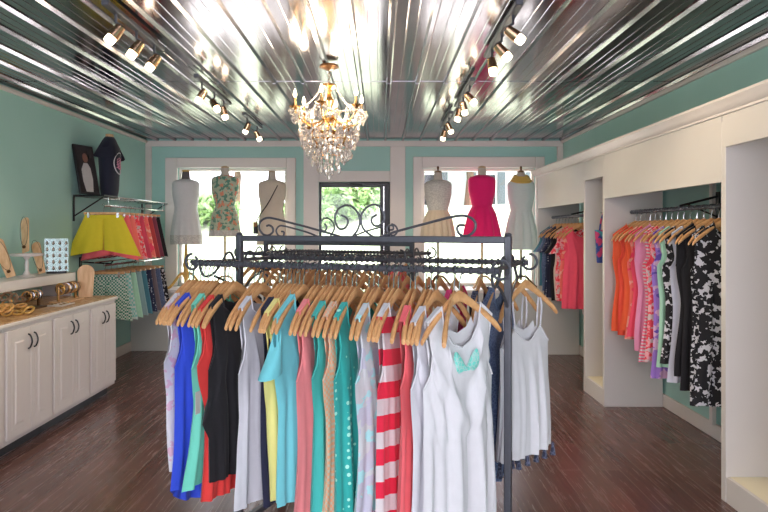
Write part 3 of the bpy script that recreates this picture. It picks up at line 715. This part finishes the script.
tu = cloth('cream_tulle', lin(224, 206, 182))
loftdress('dress', 'cream lace dress with ruffled tulle skirt on finial dress form', xat(438), k, top+[(.128, .1, 1.0, .1), (.175, .15, .9, .7), (.21, .18, .72, 1), (.215, .18, .6, 1.3)], [('bodice', 1.0, 2, lm), ('skirt', 0, 1.0, tu)], 17, .012, 4)
f5, k = form(xat(482), 2.30, 'linen dress form wearing the bright pink dress', False, plain('tan_wood', lin(190, 160, 120), .5), fm)
pk = cloth('fuchsia_chiffon', lin(226, 24, 106))
loftdress('dress', 'bright pink sleeveless dress with gathered skirt in the window', xat(482), k, top+[(.128, .1, 1.0, .1), (.17, .14, .9, .8), (.22, .18, .7, 1), (.25, .2, .52, 1.2)], [('bodice', 1.0, 2, pk), ('skirt', 0, 1.0, pk)], 13, .013, 5)
f6, k = form(xat(521), 2.24, 'dress form with dark finial wearing the pale grey dress and mustard scarf', True, M['bronze'], fm)
pg = cloth('pale_grey_chiffon', lin(214, 222, 218))
loftdress('dress', 'pale grey floaty dress under the mustard scarf', xat(521), k, top+[(.135, .1, 1.0, .1), (.165, .13, .88, .7), (.2, .16, .7, 1), (.215, .17, .5, 1.2)], [('bodice', 1.0, 2, pg), ('skirt', 0, 1.0, pg)], 13, .012, 6)
B_ = B()
for i in range(3):
    a = [(cos(q)*(.085+.018*i), sin(q)*(.07+.014*i)-.01, 1.43-.028*i+k+.02*sin(q)) for q in [2*pi*j/20 for j in range(20)]]
    B_.tube(a, .02, 8, True)
tag(B_.build('scarf', cloth('mustard_knit', lin(204, 168, 84)), loc=(xat(521), 7.70, .757)), 'mustard scarf wound round neck of pale grey dress form', 'scarf')
# ------------------------------------------------------------------ counter cabinets on the left wall
CX = -2.44
for i, (y0, y1) in enumerate(((5.02, 5.52), (4.45, 5.02), (3.88, 4.45), (3.31, 3.88))):
    lab = ['white two-door base cabinet at the far end of the counter', 'white two-door base cabinet second from the far counter end', 'white two-door base cabinet third from the far counter end', 'white base cabinet at near end of counter, cut off by photo edge'][i]
    r = thing('base_cabinet', lab, 'cabinet', (CX, (y0+y1)/2, 0)); h = (y1-y0)/2-.001
    B().box(-.64, 0, -h, h, .09, .862).build('carcass', 'cabinet', r, bevel=.003)
    B().box(-.6, -.07, -h, h, 0, .09).build('toe_kick', 'black', r)
    for s_ in (-1, 1):
        a, c = (-h+.018, -.003) if s_ < 0 else (.003, h-.018)
        z0, z1 = .125, .835
        b = B().box(.0, .018, a, c, z0, z1)
        e = .05
        q = [[(.018, a, z0), (.018, c, z0), (.018, c, z1), (.018, a, z1)], [(.018, a+e, z0+e), (.018, c-e, z0+e), (.018, c-e, z1-e), (.018, a+e, z1-e)]]
        b = B().box(.0, .009, a, c, z0, z1); b.rings([[(.008, y_, z_) for _, y_, z_ in q[0]], q[0], q[1], [(.008, y_, z_) for _, y_, z_ in q[1]]], False)
        b.build('door', 'cabinet', r, bevel=.002); d = r.children[-1]
        e = .05; R = []
        for off, x in ((e, .0186), (e+.004, .009), (e+.013, .009), (e+.04, .0235)): R.append([(x, a+off, z0+off), (x, c-off, z0+off), (x, c-off, z1-off), (x, a+off, z1-off)])
        B().rings(R).build('raised_panel', 'cabinet', d, smooth=20)
        yy = (-.035 if s_ < 0 else .035)
        B().tube(smoothpath([(.018, yy, .685), (.034, yy, .695), (.046, yy, .735), (.034, yy, .775), (.018, yy, .785)]), .0055, 7).build('handle', 'black', d)
tp = thing('countertop', 'tan mottled countertop with pale edge over the white cabinets', 'countertop', (CX, 4.42, .863))
B().box(-.655, .025, -1.12, 1.115, 0, .026).build('edge', 'trim', tp, bevel=.006)
B().box(-.655, .018, -1.12, 1.108, .0265, .034).build('surface', 'granite', tp, bevel=.002)
CT = .863+.0345
r = thing('display_riser', 'long white shelf riser standing on the counter against the wall', 'shelf', (-2.8, 4.45, CT))
B().box(-.295, 0, -1.1, 1.07, .135, .2155).build('top', 'cabinet', r, bevel=.004)
for y in (-1.08, 0, 1.05): B().box(-.29, -.03, y-.015, y+.015, 0, .135).build('support', 'cabinet', r, bevel=.002)
RT = CT+.216
# cake stand
r = thing('cake_stand', 'white pedestal cake stand on the riser', 'cake stand', (-2.92, 4.96, RT))
B().lathe([(.065, 0), (.07, .006), (.03, .02), (.014, .05), (.016, .1), (.012, .14), (.03, .165)], 20).build('pedestal', 'cabinet', r)
B().lathe([(.02, .165), (.115, .172), (.125, .19), (.12, .193), (.11, .182), (.01, .182)], 28).build('plate', 'cabinet', r)
def paddle(loc, w, h, rz, lean, lab, neck=True):
    r = thing('jewelry_paddle', lab, 'jewelry display', loc, rz); n = 14
    o = []
    for i in range(n+1):
        a = pi*i/n; o.append((w/2*cos(a), h-w/2+w/2*sin(a)))
    o += [(-w/2*.8, 0), (w/2*.8, 0)]
    mt = Matrix.Translation((0, 0, .012 if neck else 0)) @ Matrix.Rotation(lean, 4, 'X') @ Matrix.Rotation(-.3 if neck else 0, 4, 'Y')
    B().prism([mt @ Vector((x, 0, z+.003)) for x, z in o], mt @ Vector((0, .014, 0))).build('board', 'paddle', r, bevel=.002)
    if neck:
        pts = [mt @ Vector((.035*cos(a)*1.1, -.006, h*.62+.11*sin(a)*1.2)) for a in [2*pi*k/20 for k in range(20)]]
        B().tube(pts, .0016, 5, True).build('cord', 'black', r)
        B().ball(mt @ Vector((0, -.01, h*.62-.14)), .014, 8, 6).build('pendant', 'bronze', r)
    else: B().box(-.01, .01, .012, .06, 0, h*.5).build('strut', 'paddle', r)
    return r
paddle((-2.9, 4.72, RT), .08, .32, .5, .28, 'tall pale wood jewelry paddle with dark cord near the photo edge')
paddle((-2.94, 4.97, RT+.184), .075, .31, -.3, -.25, 'pale wood jewelry paddle with cord leaning on the cake stand')
paddle((-2.88, 5.11, RT), .07, .28, .1, -.22, 'pale wood jewelry paddle with cord between cake stand and acrylic rack')
paddle((-2.62, 5.34, CT), .14, .29, .35, -.06, 'rounded plain wooden paddle upright at the far counter end', False)
# acrylic earring rack
r = thing('earring_rack', 'clear acrylic earring rack on the riser end', 'jewelry display', (-2.9, 5.38, RT), .5)
B().box(-.08, .08, -.05, .05, 0, .015).build('base', 'black', r, bevel=.003)
for y in (-.03, .03): B().box(-.095, .095, y-.002, y+.002, .015, .31).build('acrylic_panel', 'acrylic', r)
sil = plain('silver_bits', lin(190, 190, 196), .25, 1., bmp=0)
for i in range(5):
    for j in range(4):
        x = -.075+.05*j; z = .05+.056*i
        B().lathe([(.002, .016), (.007, .01), (.013, -.012), (.003, -.02)], 8, (x, -.038, z)).build('earring', sil, r)
# jewelry heaped on the counter
jm = [plain('pale_gold', lin(222, 176, 100), .3, .5), plain('leopard_gold', lin(206, 154, 90), .4, .2, nz=60, var=.7), plain('dark_beads', lin(110, 84, 62), .35), sil, M['bronze']]
rnd = random.Random(5)
def bracelet(x, y, z, rad, m, tilt, lab, grp, fat):
    mt = Matrix.Rotation(tilt, 4, 'X') @ Matrix.Rotation(rnd.uniform(-.4, .4), 4, 'Y')
    b = B().tube([mt @ Vector((rad*cos(a), rad*sin(a), 0)) for a in [2*pi*k/22 for k in range(22)]], fat, 6, True)
    lo = min(v[2] for v in b.v)
    tag(b.build('bracelet', m, loc=(x, y, z-lo)), lab, 'bracelet', grp)
for i in range(26):
    bracelet(rnd.uniform(-2.76, -2.5), rnd.uniform(3.7, 4.34), CT+.001+.045*(i % 3), .034, jm[i % 3], rnd.uniform(.2, 1.4), 'gold or leopard bangle in the heap nearest the photo edge', 'bangles heaped on the near counter', .008)
r = thing('bracelet_bar', 'low dark bar display holding bracelets on mid counter', 'jewelry display', (-2.68, 4.62, CT))
B().box(-.06, .06, -.11, .11, 0, .012).build('base', 'bronze', r, bevel=.003)
B().tube([(0, -.09, .012), (0, -.09, .1), (0, .09, .1), (0, .09, .012)], .012, 8).build('bar', 'bronze', r)
for i in range(9): bracelet(-2.68, 4.55+.018*i, CT+.06, .035, jm[(i+1) % 5], pi/2, 'slim bracelet threaded on the bar display of mid counter', 'bracelets on the bar display', .005)
r = thing('bracelet_bar', 'gold bracelet bar display beside the rounded wooden paddle', 'jewelry display', (-2.66, 5.1, CT))
B().box(-.07, .07, -.16, .16, 0, .012).build('base', 'paddle', r, bevel=.003)
B().tube([(0, -.14, .012), (0, -.14, .12), (0, .14, .12), (0, .14, .012)], .012, 8).build('bar', 'brass', r)
for i in range(13): bracelet(-2.66, 4.99+.019*i, CT+.06, .045, jm[(i*2) % 5], pi/2, 'gold or beaded bracelet on the gold bar beside the rounded paddle', 'bracelets on the gold bar', .006)
r = thing('jewelry_tray', 'shallow pale tray of small rings on the counter', 'tray', (-2.56, 4.82, CT)); B().box(-.06, .06, -.1, .1, 0, .01).build('base', 'cabinet', r, bevel=.003)
for i in range(8): B().tube([(-.035+.07*(i % 2)+.01*cos(a), -.075+.05*(i//2)+.01*sin(a), .014) for a in [2*pi*k/12 for k in range(12)]], .003, 5, True).build('ring', 'brass', r)
# ------------------------------------------------------------------ shelf with shorts on the left wall
SX = -2.81
sh = thing('wall_shelf', 'dark wall shelf with chrome rods and brackets above the shorts', 'shelf', (XL+.021-.02, 6.9, 1.84))
B().box(.0, .32, -.85, -.55, 0, .018).build('board', 'black', sh, bevel=.003)
b = B()
for x in (.04, .1, .16, .22, .28, .32): b.tube([(x, -.55, .008), (x, .95, .008)], .006, 6)
for y in (-.5, -.1, .3, .7, .95): b.tube([(.02, y, 0), (.32, y, 0)], .006, 6)
b.build('wire_rods', 'chrome', sh)
for y in (-.84, .9):
    B().box(0, .012, y-.012, y+.012, -.25, .0).tube([(.01, y, -.2), (.3, y, -.01)], .007, 6).build('bracket', 'black', sh)
B().tube([(SX-XL, -.8, -.09), (SX-XL, .9, -.09)], .011, 10).build('hanging_rail', 'chrome', sh)
for y in (-.7, .85): B().tube([(SX-XL, y, -.09), (SX-XL, y, 0)], .006, 6).build('rail_hanger', 'chrome', sh)
low = thing('wall_rail', 'chrome wall rail with brackets carrying the lower row of shorts', 'clothes rail', (XL, 6.9, 1.14))
B().tube([(.32, -.85, 0), (.32, .8, 0)], .011, 10).build('hanging_rail', 'chrome', low)
for y in (-.7, .7): B().tube([(0, y, .03), (.32, y, .012), (.34, y, .04)], .008, 6).box(0, .012, y-.02, y+.02, -.06, .08).build('bracket', 'black', low)
B().tube([(.22, -.85, .03), (.22, .8, .03)], .006, 8).build('back_rod', 'chrome', low)
def shorts(loc, rz, m, lab, grp=None, w=.2, h=.4, flare=.145, a=0):
    r = thing('shorts', lab, 'shorts', loc, rz, grp)
    b = B(); n = 28
    for s_ in (-1, 1):
        R = []
        for i in range(13):
            t_ = i/12; cx = s_*(w*.5+(flare*1.01-w*.5)*t_); rx = w*.52+(flare-w*.52)*t_; ry = .016+.035*sm(0, 1, t_)
            R.append([(cx+rx*cos(q), ry*sin(q)*(1+.18*t_*sin(5*q+i*.2))+.004*sin(9*q)*t_, -.1-h*t_+s_*.0+.035*t_*cos(q)*s_*-1) for q in [2*pi*k/n for k in range(n)]])
        b.rings(R, False)
    b.build('legs', m, r, smooth=70)
    B().rings([[(w*1.03*cos(q), .021*sin(q), z) for q in [2*pi*k/n for k in range(n)]] for z in (-.135, -.095)], False).build('waistband', m, r, smooth=70)
    return r
cproto = []
def clip_hanger(loc, rz, lab, grp=None):
    if cproto:
        o = dup(cproto[0], loc, rz, lab)
        if grp: o['group'] = grp
        return o
    r = thing('clip_hanger', lab, 'hanger', loc, rz, grp)
    B().box(-.19, .19, -.006, .006, -.09, -.066).build('bar', 'hanger', r, bevel=.003)
    hk = [(0, 0, -.07), (0, 0, -.04), (.003, 0, -.02)]+[(.016*cos(a), 0, .002+.016*sin(a)) for a in [math.radians(d) for d in range(-60, 200, 26)]]
    B().tube(hk, .0024, 6).build('hook', 'chrome', r)
    for x in (-.14, .14): B().box(x-.012, x+.012, -.027, .027, -.125, -.07).build('clip', 'chrome', r, bevel=.003)
    cproto.append(r); return r
yl = cloth('yellow_cotton', lin(206, 186, 40))
US = [(yl, 'yellow shorts at the front of the upper wall row'), (cm['coral'], 'coral shorts directly behind the yellow pair'), (cloth('salmon', lin(232, 120, 110)), 'salmon pink shorts behind the coral pair'),
      (cm['redprint'], 'red patterned shorts mid upper wall row'), (cloth('raspberry', lin(196, 66, 90)), 'raspberry shorts in upper wall row'), (cm['coralfl'], 'coral floral shorts in upper wall row'),
      (cloth('brick_red', lin(170, 60, 62)), 'brick red shorts in upper wall row'), (cloth('plum', lin(120, 54, 74)), 'plum shorts near the window end of upper wall row'), (cm['black'], 'black shorts last in the upper wall row')]
for i, (m, lab) in enumerate(US):
    p = (SX+(.01 if i else 0), 6.1+i*.125, 1.75-.002); rz = .18+.03*random.uniform(-1, 1)
    shorts(p, rz, m, lab, h=.385 if i == 0 else .43, flare=.18 if i == 0 else .14, w=.175 if i == 0 else .18); clip_hanger(p, rz, 'clip hanger holding the '+lab)
LS = [(cloth('green_geo', lin(40, 120, 96), 'check', lin(225, 235, 225), 60), 'green and white patterned shorts first in lower wall row'), (cloth('aqua_geo', lin(120, 190, 180), 'check', lin(225, 235, 230), 44), 'aqua and white patterned shorts in lower wall row'),
      (cm['paleg'], 'pale green shorts in lower wall row'), (cloth('grey_blue', lin(130, 156, 160)), 'grey blue shorts in lower wall row'), (cm['steel'], 'steel blue shorts in lower wall row'),
      (cm['polka'], 'navy dotted shorts in lower wall row'), (cloth('taupe', lin(110, 98, 104)), 'taupe shorts in lower wall row'), (cm['denim'], 'denim shorts near window end of lower wall row'), (cm['bwfl'], 'black and white print shorts last in lower wall row')]
for i, (m, lab) in enumerate(LS):
    p = (SX, 6.13+i*.14, 1.14-.002); rz = .12+.05*random.uniform(-1, 1)
    shorts(p, rz, m, lab, h=.44, w=.19, flare=.135); clip_hanger(p, rz, 'clip hanger holding the '+lab)
# things on the shelf
r = thing('picture_frame', 'black framed photograph of a woman leaning on the wall shelf', 'picture frame', (-2.95, 6.12, 1.86), 1.25)
mt = Matrix.Rotation(-.2, 4, 'X')
b = B().box(-.13, .13, 0, .02, .004, .52, mt); b.build('frame', 'black', r, bevel=.004)
B().box(-.115, .115, -.002, .001, .02, .505, mt).build('print', plain('dark_print', lin(44, 40, 42), .25, nz=4, var=.5), r)
def blob(pts, c, nm):
    B().prism([mt @ Vector((x, -.0035, z)) for x, z in pts], mt @ Vector((0, .002, 0))).build(nm, c, r, smooth=0)
blob([(-.05, .03), (.04, .03), (.06, .16), (.05, .28), (.02, .33), (-.03, .33), (-.07, .26), (-.07, .14)], plain('print_dress', lin(190, 186, 184), .3), 'printed_figure')
blob([(.0+.035*cos(a), .385+.05*sin(a)) for a in [2*pi*k/14 for k in range(14)]], plain('print_hair', lin(120, 80, 66), .3), 'printed_head')
r = thing('shirt_display', 'navy shirt with round pink emblem on a bust form on the wall shelf', 'shirt', (-2.93, 6.5, 1.86), 1.66)
navy = cloth('navy_shirt', lin(24, 27, 44))
R = []
for z, rx, ry in ((0, .125, .075), (.08, .13, .09), (.3, .14, .1), (.45, .15, .11), (.53, .15, .1), (.57, .13, .08), (.62, .09, .06), (.645, .06, .045)):
    R.append([(rx*cos(a), ry*sin(a), z) for a in [2*pi*k/24 for k in range(24)]])
B().rings(R).build('shirt_body', navy, r, smooth=60)
for s_ in (-1, 1):
    B().rings([[(s_*(.08+.1*q)+.04*cos(a)*(1-.2*q), (.05+.055*q)*sin(a), .6-.17*q+.03*cos(a)*-s_) for a in [2*pi*k/14 for k in range(14)]] for q in (0, .5, 1)]).build('sleeve', navy, r, smooth=60)
B().lathe([(.045, .63), (.04, .675), (.01, .68)], 14).build('neck', 'paddle', r)
def ey(x): return -sqrt(max(0, 1-(x/.142)**2))*.1-.004
def econv(pts): return [Vector((x, ey(x), z)) for x, z in pts]
pkm = plain('emblem_pink', lin(224, 150, 176), .7); wh = plain('emblem_white', lin(226, 220, 224), .7)
B().tube(econv([(.095*cos(a), .36+.115*sin(a)) for a in [2*pi*k/36 for k in range(36)]]), .006, 6, True).build('emblem_ring', wh, r)
b = B()
for k in range(5): b.tube(econv([(-.055+.11*q/6, .31+.025*k+.012*sin(q*1.7+k)) for q in range(7)]), .006, 5)
b.build('emblem_script', pkm, r)
# ------------------------------------------------------------------ track lights
def lampdir(o, d): o.rotation_euler = Vector(d).to_track_quat('-Z', 'Y').to_euler()
def track(x, y0, y1, heads, lab):
    r = thing('track_light', lab, 'track light', (x, (y0+y1)/2, 2.675)); ym = (y0+y1)/2
    B().box(-.02, .02, y0-ym, y1-ym, -.03, 0).build('track_bar', 'iron', r, bevel=.006)
    for hy, d in heads:
        d = Vector(d).normalized(); c = Vector((0, hy-ym, -.13)); mt = Matrix.Translation(c) @ d.to_track_quat('Z', 'Y').to_matrix().to_4x4()
        hb = B().lathe([(.012, -.05), (.026, -.042), (.03, 0), (.032, .03), (.028, .031), (.026, .018), (.01, .013)], 16, mat=mt).build('lamp_head', 'copper', r)
        B().tube([Vector((0, hy-ym, -.03)), Vector((0, hy-ym, -.075)), c-d*.05], .008, 6).build('swivel', 'iron', r)
        B().lathe([(.006, .018), (.024, .02), (.026, .05), (.023, .068), (.008, .072)], 14, mat=mt).build('bulb', 'bulb', hb)
        l = bpy.data.lights.new('spot', 'SPOT'); l.energy = 9; l.color = (1, .82, .6); l.spot_size = 1.9; l.spot_blend = .8; l.shadow_soft_size = .03
        lo = bpy.data.objects.new('spot', l); C.objects.link(lo); lo.parent = r; lo.location = c+d*.11; lampdir(lo, d)
track(-1.4, 3.05, 3.85, [(3.18, (-.55, -.2, -.8)), (3.45, (-.5, -.2, -.8)), (3.72, (-.5, -.2, -.8))], 'three-lamp copper track light nearest the camera on the cabinet side')
track(-1.38, 4.5, 5.5, [(4.65, (-.45, -.1, -.85)), (5.0, (.5, -.2, -.8)), (5.3, (.2, .1, -.9))], 'three-lamp copper track light in the middle of the cabinet side')
track(-1.35, 5.95, 6.8, [(6.1, (-.4, .2, -.8)), (6.6, (.4, .2, -.8))], 'two-lamp copper track light closest to the cream dress window')
track(.71, 3.05, 4.0, [(3.2, (.7, -.1, -.6)), (3.5, (.6, -.1, -.7)), (3.8, (.1, -.2, -.9))], 'three-lamp copper track light nearest the camera on the wardrobe side')
track(.71, 4.6, 5.6, [(4.75, (.6, -.1, -.7)), (5.1, (.2, .1, -.9)), (5.4, (-.2, .1, -.9))], 'three-lamp copper track light in the middle of the wardrobe side')
track(.70, 5.9, 6.75, [(6.1, (.4, .2, -.8)), (6.55, (-.2, .3, -.8))], 'two-lamp copper track light closest to the pink dress window')
# ------------------------------------------------------------------ chandelier
def chandelier():
    X, Y = -.364, 4.29; r = thing('chandelier', 'ornate gilt crystal chandelier with candle bulbs hanging from the metal ceiling', 'chandelier', (X, Y, 2.68)); rnd = random.Random(2)
    B().lathe([(.01, .0), (.065, -.002), (.07, -.018), (.04, -.03), (.015, -.04)], 20).build('canopy', 'bronze', r)
    b = B()
    for i in range(5):
        c = Vector((0, 0, -.052-.02*i)); b.tube([c+Vector((.008*cos(a) if i % 2 else 0, 0 if i % 2 else .008*cos(a), .014*sin(a))) for a in [2*pi*k/12 for k in range(12)]], .0025, 5, True)
    b.build('chain', 'bronze', r)
    B().lathe([(.008, -.13), (.05, -.14), (.055, -.155), (.02, -.175), (.012, -.2), (.025, -.23), (.035, -.26), (.02, -.3), (.03, -.34), (.05, -.37), (.03, -.42), (.045, -.46), (.07, -.48), (.03, -.52), (.01, -.55)], 16).build('column', 'brass', r)
    dm = B().lathe([(.0015, .0), (.005, -.008), (.0105, -.022), (.006, -.036), (.001, -.042)], 6)
    dp = []; cnt = [0]; rest = B()
    def drop(p, s=1.):
        if cnt[0] < 95:
            if not dp: o = dm.build('crystal_drop', 'crystal', r, smooth=0); dp.append(o)
            else: o = dp[0].copy(); C.objects.link(o)
            o.location = p; o.scale = (s, s, s)
        else: rest.add([Vector(v)*s+Vector(p) for v in dm.v], dm.f)
        cnt[0] += 1
    def strand(a, c, sag, n):
        a, c = Vector(a), Vector(c)
        for i in range(n+1):
            t_ = i/n; p = a.lerp(c, t_); p.z -= sag*4*t_*(1-t_); rest.ball(p, .0075, 5, 4)
    tiers = [(6, .25, -.32, .4), (4, .17, -.475, .9)]
    ends = []
    for ti, (na, R, z, a0) in enumerate(tiers):
        for i in range(na):
            a = a0+2*pi*i/na; d = Vector((cos(a), sin(a), 0)); Z = Vector((0, 0, 1))
            B().tube(smoothpath([d*.02+Z*(z-.04), d*R*.35+Z*(z-.1), d*R*.75+Z*(z-.1), d*R+Z*(z-.03), d*R+Z*z]), .0065, 7).build('arm', 'brass', r)
            c = B().lathe([(.006, -.02), (.035, -.004), (.042, .004), (.014, .0), (.013, .03), (.011, .031)], 14, d*R+Z*z).build('candle_cup', 'brass', r)
            B().lathe([(.0095, .0), (.0095, .045), (.004, .048)], 10, d*R+Z*(z+.02)).build('candle', 'brass', c)
            B().lathe([(.004, 0), (.012, .012), (.0135, .022), (.008, .042), (.0015, .06)], 10, d*R+Z*(z+.067)).build('bulb', 'flame', c)
            ends.append(d*R+Z*z)
            l = bpy.data.lights.new('candle_light', 'POINT'); l.energy = 1.0; l.color = (1, .8, .56); l.shadow_soft_size = .03
            lo = bpy.data.objects.new('candle_light', l); C.objects.link(lo); lo.parent = r; lo.location = d*(R)+Z*(z+.16)
    for e in ends:
        for k in range(7):
            a = 2*pi*k/7; drop(e+Vector((.038*cos(a), .038*sin(a), -.005-.004*(k % 2))), 1.1)
    for ti, (na, R, z, a0) in enumerate(tiers):
        for i in range(na):
            e = ends[i] if ti == 0 else ends[6+i]
            e2 = ends[(i+1) % na] if ti == 0 else ends[6+(i+1) % na]
            strand(e, e2, .05, 16)
            if ti == 0: strand((0.05*e.x/R, .05*e.y/R, -.15), e, .05, 20)
            for q in range(3):
                t_ = (q+1)/4; drop(e.lerp(e2, t_)+Vector((0, 0, -.052*4*t_*(1-t_)-.005)), 1.3)
    for R, z, n, s in ((.25, -.385, 24, 1.2), (.26, -.35, 18, 1.1), (.2, -.5, 30, 1.4), (.21, -.465, 26, 1.2), (.185, -.55, 30, 1.5), (.155, -.6, 25, 1.6), (.115, -.645, 18, 1.6), (.07, -.69, 10, 1.6), (.02, -.72, 4, 1.7), (.12, -.48, 18, 1.3)):
        for i in range(n):
            a = 2*pi*(i+rnd.random()*.4)/n; zz = z+rnd.uniform(-.018, .018); drop((R*cos(a), R*sin(a), zz), s*rnd.uniform(.8, 1.15))
            rest.ball((R*cos(a), R*sin(a), zz+.012), .009, 5, 4)
    for R, z in ((.19, -.5), (.175, -.545), (.145, -.59), (.105, -.635)):
        B().tube([(R*cos(a), R*sin(a), z) for a in [2*pi*k/36 for k in range(36)]], .004, 6, True).build('hoop', 'brass', r)
        for k in range(4):
            a = k*pi/2+.3; rest.tube([(R*cos(a), R*sin(a), z), (.03*cos(a), .03*sin(a), -.48)], .002, 4)
    drop((0, 0, -.75), 1.8)
    o = rest.build('crystal_strands', 'crystal', r, smooth=0); o['kind'] = 'stuff'
chandelier()
